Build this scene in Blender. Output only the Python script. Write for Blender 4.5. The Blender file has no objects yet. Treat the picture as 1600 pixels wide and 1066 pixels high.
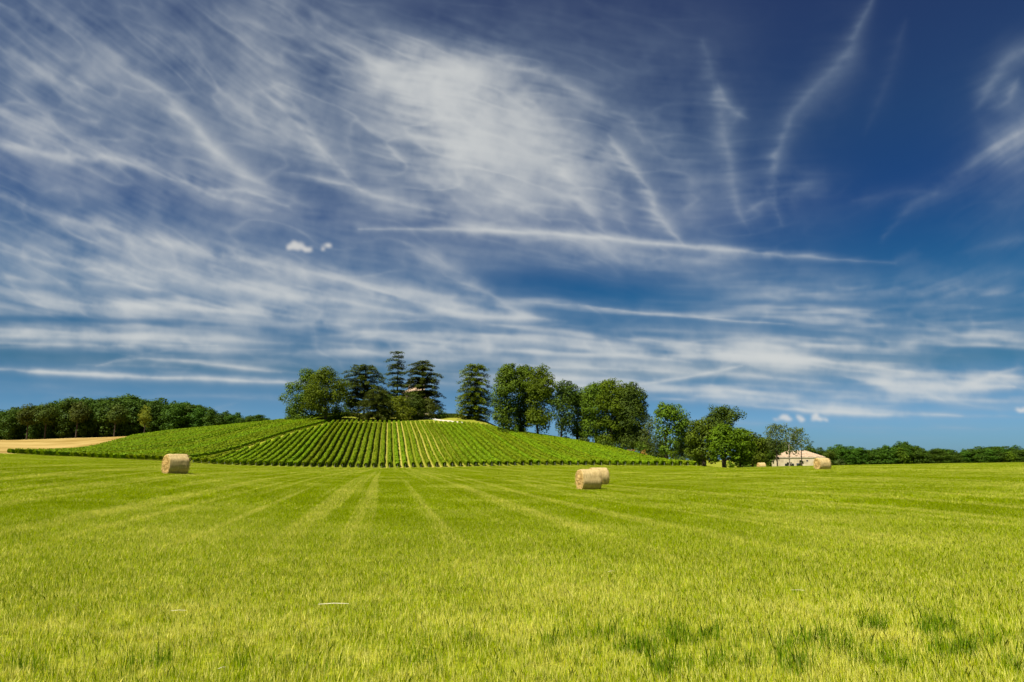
import bpy, math, random
import numpy as np
from mathutils import Vector, noise as mnoise

# ------------------------------------------------------------------ camera, sky, sun, exposure
SC = bpy.context.scene
COL = SC.collection
EYE = 1.7
FPX = 1067.0                       # focal length in photo pixels (photo 1600 wide)
HOR = 715.0
PITCH = math.atan((HOR - 533.0) / FPX)
cam = bpy.data.cameras.new("camera"); camo = bpy.data.objects.new("camera", cam); COL.objects.link(camo)
cam.sensor_width = 36.0; cam.lens = 36.0 * FPX / 1600.0
cam.clip_start = 0.05; cam.clip_end = 40000
camo.location = (0, 0, EYE); camo.rotation_euler = (math.radians(90) + PITCH, 0, 0)
SC.camera = camo
SC.render.resolution_x = 1024; SC.render.resolution_y = 682
SC.view_settings.view_transform = 'Standard'; SC.view_settings.look = 'None'
SC.view_settings.exposure = 0.9; SC.view_settings.gamma = 1.0

SUN_AZ = math.radians(-132)         # compass angle of the sun, clockwise from the view direction
SUN_EL = math.radians(57)
W = bpy.data.worlds.new("World"); SC.world = W; W.use_nodes = True
wn = W.node_tree; wn.nodes.clear()
out = wn.nodes.new('ShaderNodeOutputWorld'); bg = wn.nodes.new('ShaderNodeBackground')
sky = wn.nodes.new('ShaderNodeTexSky'); sky.sky_type = 'NISHITA'; sky.sun_disc = False
sky.sun_elevation = SUN_EL; sky.sun_rotation = SUN_AZ
sky.altitude = 100; sky.air_density = 1.0; sky.dust_density = 0.3; sky.ozone_density = 2.5
bg.inputs['Strength'].default_value = 0.055
# polarised, clear air: the blue deepens with height
geo = wn.nodes.new('ShaderNodeTexCoord'); sep = wn.nodes.new('ShaderNodeSeparateXYZ')
wn.links.new(geo.outputs['Generated'], sep.inputs[0])
ramp = wn.nodes.new('ShaderNodeValToRGB')
wn.links.new(sep.outputs['Z'], ramp.inputs['Fac'])
els = ramp.color_ramp.elements
SKY_STOPS = [(0.0, (0.24, 0.47, 0.80)), (0.05, (0.25, 0.50, 0.84)), (0.12, (0.11, 0.32, 0.45)), (0.22, (0.070, 0.34, 0.52)),
             (0.33, (0.07, 0.23, 0.46)), (0.42, (0.13, 0.27, 0.45)), (0.6, (0.22, 0.26, 0.43)), (1.0, (0.5, 0.5, 0.6))]
while len(els) < len(SKY_STOPS): els.new(0.5)
for e, (p, c) in zip(els, SKY_STOPS): e.position = p; e.color = (*c, 1)
mul = wn.nodes.new('ShaderNodeMix'); mul.data_type = 'RGBA'; mul.blend_type = 'MULTIPLY'; mul.inputs[0].default_value = 1.0
wn.links.new(sky.outputs[0], mul.inputs[6]); wn.links.new(ramp.outputs[0], mul.inputs[7])
wn.links.new(mul.outputs[2], bg.inputs['Color']); wn.links.new(bg.outputs[0], out.inputs[0])

sl = bpy.data.lights.new("sun", 'SUN'); slo = bpy.data.objects.new("sun", sl); COL.objects.link(slo)
sl.energy = 5.0; sl.angle = math.radians(0.53); sl.color = (1.0, 0.94, 0.84)
sdir = Vector((math.sin(SUN_AZ) * math.cos(SUN_EL), math.cos(SUN_AZ) * math.cos(SUN_EL), math.sin(SUN_EL)))
slo.rotation_euler = sdir.to_track_quat('Z', 'Y').to_euler()
slo.location = (0, 0, 60)

R = random.Random(11)
NP = np.random.RandomState(5)
# ------------------------------------------------------------------ helpers
FH = FPX / math.cos(PITCH)         # pixels per unit of x/y at the horizon row
def ray(u, v):
    r = (u - 800.0) / FPX; q = (533.0 - v) / FPX
    return r, math.cos(PITCH) - q * math.sin(PITCH), math.sin(PITCH) + q * math.cos(PITCH)
def at(u, v, y):
    """the point at depth y that stands behind photo position (u, v)"""
    r, f, z = ray(u, v)
    return Vector((y * r / f, y, EYE + y * z / f))

def mesh_obj(name, verts, faces, mat=None, parent=None, smooth=False):
    me = bpy.data.meshes.new(name)
    me.from_pydata([tuple(v) for v in verts], [], faces)
    me.update()
    if smooth: me.polygons.foreach_set('use_smooth', [True] * len(me.polygons))
    o = bpy.data.objects.new(name, me); COL.objects.link(o)
    if mat: me.materials.append(mat)
    if parent: o.parent = parent
    return o
def quads_obj(name, V, nq, mat, parent=None, k=4, smooth=False, attr=None):
    """V: (n*k,3) array, consecutive k-gons"""
    me = bpy.data.meshes.new(name)
    V = np.asarray(V, dtype=np.float32)
    me.vertices.add(len(V)); me.vertices.foreach_set('co', V.ravel())
    me.loops.add(len(V)); me.loops.foreach_set('vertex_index', np.arange(len(V), dtype=np.int32))
    me.polygons.add(nq); me.polygons.foreach_set('loop_start', np.arange(0, nq * k, k, dtype=np.int32))
    me.update(calc_edges=True)
    if attr is not None:
        for an, av in attr.items():
            a = me.attributes.new(an, 'FLOAT', 'POINT'); a.data.foreach_set('value', np.asarray(av, dtype=np.float32))
    me.materials.append(mat)
    o = bpy.data.objects.new(name, me); COL.objects.link(o)
    if parent: o.parent = parent
    return o
def grid_obj(name, P, mat, attr=None, smooth=True):
    """P: (ny,nx,3)"""
    ny, nx = P.shape[:2]
    me = bpy.data.meshes.new(name)
    me.vertices.add(nx * ny); me.vertices.foreach_set('co', P.astype(np.float32).ravel())
    i = np.arange(ny * nx).reshape(ny, nx)
    F = np.stack([i[:-1, :-1], i[:-1, 1:], i[1:, 1:], i[1:, :-1]], -1).reshape(-1, 4).astype(np.int32)
    me.loops.add(F.size); me.loops.foreach_set('vertex_index', F.ravel())
    me.polygons.add(len(F)); me.polygons.foreach_set('loop_start', np.arange(0, F.size, 4, dtype=np.int32))
    me.update(calc_edges=True)
    if smooth: me.polygons.foreach_set('use_smooth', np.ones(len(F), dtype=bool))
    if attr:
        for an, av in attr.items():
            a = me.attributes.new(an, 'FLOAT', 'POINT'); a.data.foreach_set('value', av.astype(np.float32).ravel())
    me.materials.append(mat)
    o = bpy.data.objects.new(name, me); COL.objects.link(o)
    return o
def empty(name, loc, rz=0.0):
    o = bpy.data.objects.new(name, None); COL.objects.link(o); o.location = loc; o.rotation_euler = (0, 0, rz)
    o.empty_display_size = 0.5
    return o
def tag(o, label=None, cat=None, group=None, kind=None):
    if label: o['label'] = label
    if cat: o['category'] = cat
    if group: o['group'] = group
    if kind: o['kind'] = kind
    return o
def copy_tree(o, parent=None):
    c = o.copy(); COL.objects.link(c)
    if parent: c.parent = parent
    for ch in [x for x in list(o.children)]: copy_tree(ch, c)
    return c
class MB:
    def __init__(s): s.v = []; s.f = []
    def add(s, vs, fs):
        n = len(s.v); s.v += [tuple(v) for v in vs]; s.f += [tuple(i + n for i in f) for f in fs]
    def box(s, x0, x1, y0, y1, z0, z1):
        s.add([(x0,y0,z0),(x1,y0,z0),(x1,y1,z0),(x0,y1,z0),(x0,y0,z1),(x1,y0,z1),(x1,y1,z1),(x0,y1,z1)],
              [(0,3,2,1),(4,5,6,7),(0,1,5,4),(1,2,6,5),(2,3,7,6),(3,0,4,7)])
    def tube(s, pts, rad, n=7):
        pts = [Vector(p) for p in pts]; rings = []
        for i, p in enumerate(pts):
            d = (pts[min(i+1, len(pts)-1)] - pts[max(i-1, 0)]).normalized()
            a = d.orthogonal().normalized() if i == 0 else (a - d * a.dot(d)).normalized()
            b = d.cross(a)
            rings.append([p + (a * math.cos(2*math.pi*k/n) + b * math.sin(2*math.pi*k/n)) * rad[i] for k in range(n)])
        vs = [q for r in rings for q in r]; fs = []
        for i in range(len(pts)-1):
            for k in range(n):
                fs.append((i*n+k, i*n+(k+1)%n, (i+1)*n+(k+1)%n, (i+1)*n+k))
        fs.append(tuple(range(n-1, -1, -1))); fs.append(tuple((len(pts)-1)*n+k for k in range(n)))
        s.add(vs, fs)
    def build(s, name, mat, parent=None, smooth=False):
        return mesh_obj(name, s.v, s.f, mat, parent, smooth)

# ------------------------------------------------------------------ materials
def newmat(name):
    m = bpy.data.materials.new(name); m.use_nodes = True
    nt = m.node_tree; nt.nodes.clear()
    o = nt.nodes.new('ShaderNodeOutputMaterial')
    return m, nt, o
def N(nt, t, **kw):
    n = nt.nodes.new(t)
    for k, v in kw.items(): setattr(n, k, v)
    return n
def math_(nt, op, a, b=None, c=None, clamp=False):
    n = nt.nodes.new('ShaderNodeMath'); n.operation = op; n.use_clamp = clamp
    for i, x in enumerate((a, b, c)):
        if x is None: continue
        if isinstance(x, (int, float)): n.inputs[i].default_value = x
        else: nt.links.new(x, n.inputs[i])
    return n.outputs[0]
def mixc(nt, f, a, b, mode='MIX'):
    n = nt.nodes.new('ShaderNodeMix'); n.data_type = 'RGBA'; n.blend_type = mode
    if isinstance(f, (int, float)): n.inputs[0].default_value = f
    else: nt.links.new(f, n.inputs[0])
    for i, x in ((6, a), (7, b)):
        if isinstance(x, tuple): n.inputs[i].default_value = (*x, 1)
        else: nt.links.new(x, n.inputs[i])
    return n.outputs[2]
def noise_(nt, vec, scale, detail=3, rough=0.5, dist=0.0):
    n = nt.nodes.new('ShaderNodeTexNoise'); n.inputs['Scale'].default_value = scale
    n.inputs['Detail'].default_value = detail; n.inputs['Roughness'].default_value = rough; n.inputs['Distortion'].default_value = dist
    if vec is not None: nt.links.new(vec, n.inputs['Vector'])
    return n.outputs['Fac']
def ss(nt, x, a, b):
    n = nt.nodes.new('ShaderNodeMapRange'); n.interpolation_type = 'SMOOTHSTEP'
    nt.links.new(x, n.inputs[0]); n.inputs[1].default_value = a; n.inputs[2].default_value = b
    return n.outputs[0]
def principled(nt, o, col, rough=0.8, spec=0.2):
    p = nt.nodes.new('ShaderNodeBsdfPrincipled')
    if isinstance(col, tuple): p.inputs['Base Color'].default_value = (*col, 1)
    else: nt.links.new(col, p.inputs['Base Color'])
    p.inputs['Roughness'].default_value = rough; p.inputs['Specular IOR Level'].default_value = spec
    if o: nt.links.new(p.outputs[0], o.inputs[0])
    return p

def simple(name, c1, c2, scale=3.0, rough=0.85, bump=0.0, detail=4):
    m, nt, o = newmat(name)
    tc = N(nt, 'ShaderNodeTexCoord')
    f = noise_(nt, tc.outputs['Object'], scale, detail, 0.6)
    p = principled(nt, o, mixc(nt, ss(nt, f, 0.3, 0.7), c1, c2), rough)
    if bump:
        b = N(nt, 'ShaderNodeBump'); b.inputs['Strength'].default_value = bump; b.inputs['Distance'].default_value = 0.05
        nt.links.new(f, b.inputs['Height']); nt.links.new(b.outputs[0], p.inputs['Normal'])
    return m
def leafmat(name, dark, light, warm, trans=0.24, nscale=0.45):
    """leaf colour varies leaf by leaf and bough by bough; light does the shading"""
    m, nt, o = newmat(name)
    tc = N(nt, 'ShaderNodeTexCoord'); oi = N(nt, 'ShaderNodeObjectInfo')
    a = N(nt, 'ShaderNodeAttribute'); a.attribute_name = 'rnd'
    f = noise_(nt, tc.outputs['Object'], nscale, 2, 0.5)
    k = math_(nt, 'ADD', math_(nt, 'MULTIPLY', ss(nt, f, 0.3, 0.7), 0.55), math_(nt, 'MULTIPLY', a.outputs['Fac'], 0.45))
    c = mixc(nt, k, dark, light)
    c = mixc(nt, math_(nt, 'MULTIPLY', ss(nt, a.outputs['Fac'], 0.86, 0.98), 0.5), c, warm)
    h = N(nt, 'ShaderNodeHueSaturation'); nt.links.new(c, h.inputs['Color'])
    nt.links.new(math_(nt, 'MULTIPLY_ADD', oi.outputs['Random'], 0.03, 0.487), h.inputs['Hue'])
    nt.links.new(math_(nt, 'MULTIPLY_ADD', oi.outputs['Random'], 0.35, 0.82), h.inputs['Value'])
    c = h.outputs[0]
    p = principled(nt, None, c, 0.65, 0.12)
    t = N(nt, 'ShaderNodeBsdfTranslucent'); nt.links.new(mixc(nt, 0.5, c, light), t.inputs[0])
    mx = N(nt, 'ShaderNodeMixShader'); mx.inputs[0].default_value = trans
    nt.links.new(p.outputs[0], mx.inputs[1]); nt.links.new(t.outputs[0], mx.inputs[2]); nt.links.new(mx.outputs[0], o.inputs[0])
    return m
M = {}
M['leaf'] = leafmat('broadleaf', (0.038, 0.068, 0.004), (0.118, 0.172, 0.004), (0.13, 0.17, 0.01))
M['leaf_bright'] = leafmat('bright_leaf', (0.050, 0.088, 0.003), (0.150, 0.215, 0.004), (0.15, 0.23, 0.01), 0.38)
M['leaf_dark'] = leafmat('dark_leaf', (0.024, 0.050, 0.005), (0.085, 0.130, 0.006), (0.095, 0.125, 0.010))
M['leaf_far'] = leafmat('wood_leaf', (0.022, 0.056, 0.004), (0.070, 0.130, 0.005), (0.09, 0.14, 0.008))
M['leaf_yellow'] = leafmat('yellow_leaf', (0.12, 0.17, 0.01), (0.26, 0.30, 0.015), (0.3, 0.3, 0.02))
M['leaf_sparse'] = leafmat('grey_leaf', (0.055, 0.085, 0.018), (0.12, 0.16, 0.03), (0.14, 0.16, 0.03))
M['flower'] = leafmat('flower_leaf', (0.20, 0.14, 0.02), (0.5, 0.33, 0.06), (0.5, 0.35, 0.08))
M['needle'] = leafmat('cedar_needle', (0.036, 0.056, 0.005), (0.105, 0.135, 0.012), (0.13, 0.15, 0.02), 0.25)
M['needle_green'] = leafmat('green_needle', (0.056, 0.082, 0.003), (0.200, 0.230, 0.006), (0.14, 0.17, 0.015), 0.2)
M['pine_needle'] = leafmat('pine_needle', (0.034, 0.052, 0.004), (0.088, 0.112, 0.008), (0.10, 0.12, 0.01), 0.2)
M['vine'] = leafmat('vine_leaf', (0.080, 0.140, 0.0), (0.185, 0.260, 0.0), (0.26, 0.31, 0.0), 0.3, 0.8)
M['bark'] = simple('bark', (0.035, 0.026, 0.018), (0.085, 0.065, 0.045), 6, 0.95, 0.5)
M['bark_pale'] = simple('pale_bark', (0.22, 0.18, 0.13), (0.38, 0.33, 0.25), 5, 0.9, 0.3)
M['post'] = simple('weathered_post', (0.50, 0.45, 0.34), (0.68, 0.62, 0.50), 8, 0.9)
M['stone_wall'] = simple('pale_stone', (0.55, 0.50, 0.42), (0.78, 0.73, 0.64), 1.2, 0.9, 0.3)
M['render_wall'] = simple('limestone_wall', (0.46, 0.38, 0.25), (0.62, 0.53, 0.36), 0.8, 0.9, 0.2)
M['quoin'] = simple('dressed_stone', (0.50, 0.43, 0.32), (0.68, 0.60, 0.46), 2, 0.9)
M['shutter'] = simple('dark_shutter', (0.04, 0.05, 0.07), (0.06, 0.08, 0.10), 3, 0.6)
M['glass'] = simple('window_glass', (0.02, 0.025, 0.03), (0.03, 0.035, 0.04), 3, 0.15)
M['white_paint'] = simple('white_paint', (0.72, 0.72, 0.70), (0.82, 0.82, 0.80), 4, 0.5)
M['gravel'] = simple('gravel', (0.42, 0.38, 0.32), (0.62, 0.58, 0.50), 2, 0.95)

def rooftile():
    m, nt, o = newmat('clay_tile')
    tc = N(nt, 'ShaderNodeTexCoord')
    w = N(nt, 'ShaderNodeTexWave'); w.wave_type = 'BANDS'; w.bands_direction = 'X'; w.inputs['Scale'].default_value = 1.6
    nt.links.new(tc.outputs['Object'], w.inputs[0])
    f = noise_(nt, tc.outputs['Object'], 1.5, 5, 0.7)
    c = mixc(nt, ss(nt, f, 0.3, 0.7), (0.30, 0.20, 0.12), (0.50, 0.38, 0.25))
    p = principled(nt, o, c, 0.9)
    b = N(nt, 'ShaderNodeBump'); b.inputs['Strength'].default_value = 0.6; b.inputs['Distance'].default_value = 0.08
    nt.links.new(w.outputs['Fac'], b.inputs['Height']); nt.links.new(b.outputs[0], p.inputs['Normal'])
    return m
M['roof'] = rooftile()

# ------------------------------------------------------------------ terrain
DEP = [0, 10, 25, 48, 75, 105, 135, 155, 180, 208, 235, 258, 285, 310, 350, 420, 600, 1200, 9000]
# per column: photo x, then z (m) up to 135 m, then image rows at 155..420 m, then z
COLS = [
 (-400, [0,.05,.4,1.4,2.2,3.0,3.7], [700,697,694,691,689,687,686,685,690], [10,-6,-30]),
 (0,    [0,.03,.25,.9,1.4,1.9,2.3], [709,705,700.5,696,693,690,688,687,692], [8,-8,-30]),
 (100,  [0,.02,.2,.8,1.15,1.5,1.8], [714,709,704,698,693,688,685,685,690], [8,-8,-30]),
 (190,  [0,.02,.15,.72,.95,1.2,1.3], [718,709,700,691,686,683,682,685,692], [8,-8,-30]),
 (275,  [0,.01,.1,.63,.75,.8,.7], [721.5,710,698,687,679,675,676,680,690], [6,-8,-30]),
 (340,  [0,.0,.05,.45,.5,.4,.3], [726,710,693,681,673,669,670,676,688], [4,-10,-30]),
 (440,  [0,0,0,.15,.1,-.1,-.3], [729,709,687,673,665,659,659,664,680], [2,-10,-30]),
 (520,  [0,0,-.02,.05,-.1,-.3,-.5], [730.5,709,686,671,661.5,651,647,655,675], [2,-10,-30]),
 (603,  [0,0,-.05,0,-.2,-.45,-.6], [731,709.5,685,671,662,651,646,652,675], [2,-10,-30]),
 (680,  [0,0,-.08,-.1,-.25,-.45,-.6], [730,709.5,686,672,663,652,647,652,676], [2,-10,-30]),
 (740,  [0,0,-.1,-.15,-.3,-.45,-.5], [728.8,709,688,675,665,652.5,653,664,690], [2,-10,-30]),
 (800,  [0,0,-.12,-.25,-.35,-.45,-.4], [727.8,710,691,680,676,675,680,690,705], [2,-10,-30]),
 (860,  [0,0,-.14,-.33,-.4,-.4,-.35], [727.3,711.5,694,686.5,686,688,693,701,712], [0,-10,-30]),
 (930,  [0,0,-.15,-.37,-.4,-.3,-.3], [727.3,714,702,697.5,698.5,701,706,712,718], [-2,-10,-30]),
 (1000, [0,0,-.15,-.3,-.3,-.2,-.2], [727.7,720,714,712,713,715,717,719,722], [-3,-10,-30]),
 (1090, [0,0,-.12,-.15,.0,-.1,-.3], [729,728,727,726.5,726,726,727,728,727], [-4,-10,-30]),
 (1190, [0,0,-.08,0,.3,.2,-.65], [735,736,735,734,733,732,731,730,727], [-5,-10,-30]),
 (1290, [0,0,0,.15,.46,.40,-.2], [733,737,735,733,732,731,730,729,727], [-5,-10,-30]),
 (1450, [0,0,.1,.33,.65,.65,.2], [730,735,734,733,732,731,730,729,727], [-5,-10,-30]),
 (1600, [0,0,.15,.45,.8,.84,.5], [727.5,733,733,732,732,731,731,730,728], [-5,-10,-30]),
 (2000, [0,0,.2,.8,1.1,1.1,.7], [725,730,731,731,731,731,731,730,728], [-5,-10,-30]),
]
CU = np.array([c[0] for c in COLS], float); CD = np.array(DEP, float)
CZ = np.zeros((len(COLS), len(DEP)))
for i, c in enumerate(COLS):
    CZ[i] = list(c[1]) + [at(c[0], v, d).z for v, d in zip(c[2], DEP[7:16])] + list(c[3])
def hermite(X, Y, x):
    """cubic through the columns of Y (last axis matches X) with limited tangents"""
    h = np.diff(X); s = np.diff(Y, axis=-1) / h
    m = np.zeros_like(Y)
    m[..., 1:-1] = np.where(s[..., :-1] * s[..., 1:] > 0, (s[..., :-1] + s[..., 1:]) / 2, (s[..., :-1] + s[..., 1:]) / 4)
    m[..., 0] = s[..., 0]; m[..., -1] = s[..., -1]
    return m
MZ = hermite(CD, CZ, None)
def terrain(x, y):
    x = np.asarray(x, float); y = np.asarray(y, float)
    shp = x.shape; x = x.ravel(); y = y.ravel()
    yy = np.clip(y, 0.01, 8999)
    u = np.clip(800 + x / np.maximum(yy, 8) * FH, -399, 1999)
    j = np.clip(np.searchsorted(CD, yy) - 1, 0, len(CD) - 2)
    h = CD[j+1] - CD[j]; t = (yy - CD[j]) / h
    h00 = 2*t**3 - 3*t**2 + 1; h10 = t**3 - 2*t**2 + t; h01 = -2*t**3 + 3*t**2; h11 = t**3 - t**2
    i = np.clip(np.searchsorted(CU, u) - 1, 0, len(CU) - 2)
    def col(k): return CZ[k, j]*h00 + MZ[k, j]*h*h10 + CZ[k, j+1]*h01 + MZ[k, j+1]*h*h11
    z0, z1 = col(i), col(i+1); zm, zp = col(np.maximum(i-1, 0)), col(np.minimum(i+2, len(CU)-1))
    H = CU[i+1] - CU[i]; s = (u - CU[i]) / H
    d = (z1 - z0) / H
    dm = np.where(i > 0, (z0 - zm) / (CU[i] - CU[np.maximum(i-1, 0)] + 1e-9), d)
    dp = np.where(i < len(CU)-2, (zp - z1) / (CU[np.minimum(i+2, len(CU)-1)] - CU[i+1] + 1e-9), d)
    m0 = (d + dm) / 2; m1 = (d + dp) / 2
    z = z0*(2*s**3-3*s**2+1) + m0*H*(s**3-2*s**2+s) + z1*(-2*s**3+3*s**2) + m1*H*(s**3-s**2)
    z = np.where(y < 0, z * 0, z)
    return z.reshape(shp)
def gz(x, y): return float(terrain(np.array([x]), np.array([y]))[0])
def on(u, y, dz=0.0):
    x = y * (u - 800) / FH
    return Vector((x, y, gz(x, y) + dz))

# row frame of the main vineyard: s along the rows, t across (0 at the row seen end-on)
RA = math.atan((603 - 800) / FH)
sv = np.array([math.sin(RA), math.cos(RA)]); tv = np.array([math.cos(RA), -math.sin(RA)])
def st(s, t): return s * sv[0] + t * tv[0], s * sv[1] + t * tv[1]
GAP = 1.73
BASE = [(-77.5, 154.5), (-60, 155), (45, 155)]
def P2(u, y): return np.array([y * (u - 800) / FH, y])
EDGE0 = P2(268, 156); EDGE1 = P2(503, 256)          # diagonal track between the two vine blocks

def field_nodes(nt):
    """shared grass colour driver: world position, dry fraction 0..1"""
    g = N(nt, 'ShaderNodeNewGeometry'); mp = N(nt, 'ShaderNodeMapping'); mp.vector_type = 'POINT'
    mp.inputs['Rotation'].default_value = (0, 0, RA)       # rows of the mower run with the vine rows
    nt.links.new(g.outputs['Position'], mp.inputs[0])
    st_ = N(nt, 'ShaderNodeMapping'); st_.inputs['Scale'].default_value = (1.15, 0.008, 1); nt.links.new(mp.outputs[0], st_.inputs[0])
    a = noise_(nt, st_.outputs[0], 1.0, 3, 0.6, 0.3)        # long swaths
    b = noise_(nt, g.outputs['Position'], 0.16, 4, 0.6)     # patches of some metres
    c = noise_(nt, g.outputs['Position'], 1.3, 3, 0.6)      # tufts
    return g.outputs['Position'], mp.outputs[0], a, b, c

def grassblade():
    m, nt, o = newmat('grass_blade')
    pos, row, a, b, c = field_nodes(nt)
    at_ = N(nt, 'ShaderNodeAttribute'); at_.attribute_name = 'rnd'; r = at_.outputs['Fac']
    at2 = N(nt, 'ShaderNodeAttribute'); at2.attribute_name = 'dry'; dr = at2.outputs['Fac']
    sp = N(nt, 'ShaderNodeSeparateXYZ'); nt.links.new(pos, sp.inputs[0])
    near = ss(nt, sp.outputs['Y'], 24.0, 5.0)
    # share of dry blades
    dry = math_(nt, 'ADD', math_(nt, 'MULTIPLY', math_(nt, 'MULTIPLY', ss(nt, a, 0.51, 0.61), 0.40), ss(nt, sp.outputs['Y'], 9.0, 22.0)), math_(nt, 'MULTIPLY', ss(nt, b, 0.46, 0.68), 0.34))
    dry = math_(nt, 'ADD', dry, math_(nt, 'MULTIPLY', ss(nt, c, 0.5, 0.75), 0.12))
    dry = math_(nt, 'ADD', dry, math_(nt, 'MULTIPLY', near, 0.38))
    dry = math_(nt, 'ADD', dry, math_(nt, 'MULTIPLY', math_(nt, 'MULTIPLY', ss(nt, noise_(nt, pos, 0.9, 4, 0.65), 0.48, 0.6), ss(nt, sp.outputs['Y'], 11.0, 7.0)), 0.35))
    dry = math_(nt, 'ADD', dry, 0.05)
    isdry = math_(nt, 'GREATER_THAN', dry, dr)
    green = mixc(nt, math_(nt, 'POWER', r, 0.8), (0.062, 0.145, 0.0), (0.49, 0.59, 0.0))
    green = mixc(nt, math_(nt, 'MULTIPLY', ss(nt, b, 0.55, 0.3), 0.35), green, (0.17, 0.23, 0.0))
    straw = mixc(nt, r, (0.50, 0.50, 0.0), (0.88, 0.84, 0.24))
    col = mixc(nt, isdry, green, straw)
    p = principled(nt, None, col, 0.8, 0.03)
    t = N(nt, 'ShaderNodeBsdfTranslucent'); nt.links.new(col, t.inputs[0])
    mx = N(nt, 'ShaderNodeMixShader'); mx.inputs[0].default_value = 0.4
    nt.links.new(p.outputs[0], mx.inputs[1]); nt.links.new(t.outputs[0], mx.inputs[2]); nt.links.new(mx.outputs[0], o.inputs[0])
    return m
M['blade'] = grassblade()
def tussockmat():
    m, nt, o = newmat('tussock_blade')
    at_ = N(nt, 'ShaderNodeAttribute'); at_.attribute_name = 'rnd'; r = at_.outputs['Fac']
    col = mixc(nt, r, (0.045, 0.115, 0.0), (0.21, 0.33, 0.0))
    p = principled(nt, None, col, 0.5, 0.3)
    t = N(nt, 'ShaderNodeBsdfTranslucent'); nt.links.new(col, t.inputs[0])
    mx = N(nt, 'ShaderNodeMixShader'); mx.inputs[0].default_value = 0.3
    nt.links.new(p.outputs[0], mx.inputs[1]); nt.links.new(t.outputs[0], mx.inputs[2]); nt.links.new(mx.outputs[0], o.inputs[0])
    return m
M['tussock'] = tussockmat()

def groundmat():
    m, nt, o = newmat('ground')
    pos, row, a, b, c = field_nodes(nt)
    fine = noise_(nt, pos, 9.0, 3, 0.7)
    grass = mixc(nt, ss(nt, fine, 0.35, 0.65), (0.12, 0.15, 0.004), (0.25, 0.27, 0.012))
    grass = mixc(nt, math_(nt, 'MULTIPLY', ss(nt, a, 0.45, 0.7), 0.5), grass, (0.30, 0.28, 0.05))
    sp = N(nt, 'ShaderNodeSeparateXYZ'); nt.links.new(pos, sp.inputs[0])
    rp = N(nt, 'ShaderNodeSeparateXYZ'); nt.links.new(row, rp.inputs[0])
    # vineyard ground: grassed strips, a run of them bleached to straw
    av = N(nt, 'ShaderNodeAttribute'); av.attribute_name = 'vineyard'
    tt = rp.outputs['X']
    q_ = math_(nt, 'ADD', math_(nt, 'DIVIDE', tt, GAP), 0.5); idx = math_(nt, 'FLOOR', q_)
    off_ = math_(nt, 'ABSOLUTE', math_(nt, 'SUBTRACT', math_(nt, 'FRACT', q_), 0.5))
    wn_ = N(nt, 'ShaderNodeTexWhiteNoise'); wn_.noise_dimensions = '1D'; nt.links.new(idx, wn_.inputs['W'])
    strawgap = math_(nt, 'MULTIPLY', ss(nt, tt, -9.0, 2.0), ss(nt, tt, 30.0, 14.0))
    strawgap = math_(nt, 'MULTIPLY', strawgap, math_(nt, 'MULTIPLY', ss(nt, wn_.outputs[0], 0.1, 0.8), math_(nt, 'MULTIPLY_ADD', ss(nt, c, 0.35, 0.6), 0.5, 0.35)))
    strawgap = math_(nt, 'MULTIPLY', strawgap, ss(nt, off_, 0.26, 0.08))
    vg = mixc(nt, ss(nt, fine, 0.3, 0.7), (0.10, 0.125, 0.004), (0.18, 0.20, 0.010))
    vg = mixc(nt, strawgap, vg, (0.46, 0.38, 0.08))
    col = mixc(nt, av.outputs['Fac'], grass, vg)
    aw = N(nt, 'ShaderNodeAttribute'); aw.attribute_name = 'stubble'
    wf = noise_(nt, row, 0.05, 4, 0.6)
    col = mixc(nt, aw.outputs['Fac'], col, mixc(nt, ss(nt, wf, 0.35, 0.65), (0.22, 0.145, 0.028), (0.37, 0.265, 0.085)))
    al = N(nt, 'ShaderNodeAttribute'); al.attribute_name = 'lawn'
    lawn = mixc(nt, ss(nt, b, 0.35, 0.62), (0.15, 0.19, 0.006), (0.25, 0.24, 0.03))
    col = mixc(nt, al.outputs['Fac'], col, lawn)
    p = principled(nt, o, col, 0.95, 0.1)
    bm = N(nt, 'ShaderNodeBump'); bm.inputs['Strength'].default_value = 0.6; bm.inputs['Distance'].default_value = 0.06
    nt.links.new(noise_(nt, pos, 14.0, 3, 0.7), bm.inputs['Height']); nt.links.new(bm.outputs[0], p.inputs['Normal'])
    return m
M['ground'] = groundmat()

def edge_side(x, y):
    """> 0 on the right of the diagonal track"""
    d = EDGE1 - EDGE0
    return ((x - EDGE0[0]) * d[1] - (y - EDGE0[1]) * d[0]) / math.hypot(*d)
def sstep(x, a, b):
    t = np.clip((x - a) / (b - a), 0, 1); return t * t * (3 - 2 * t)
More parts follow.
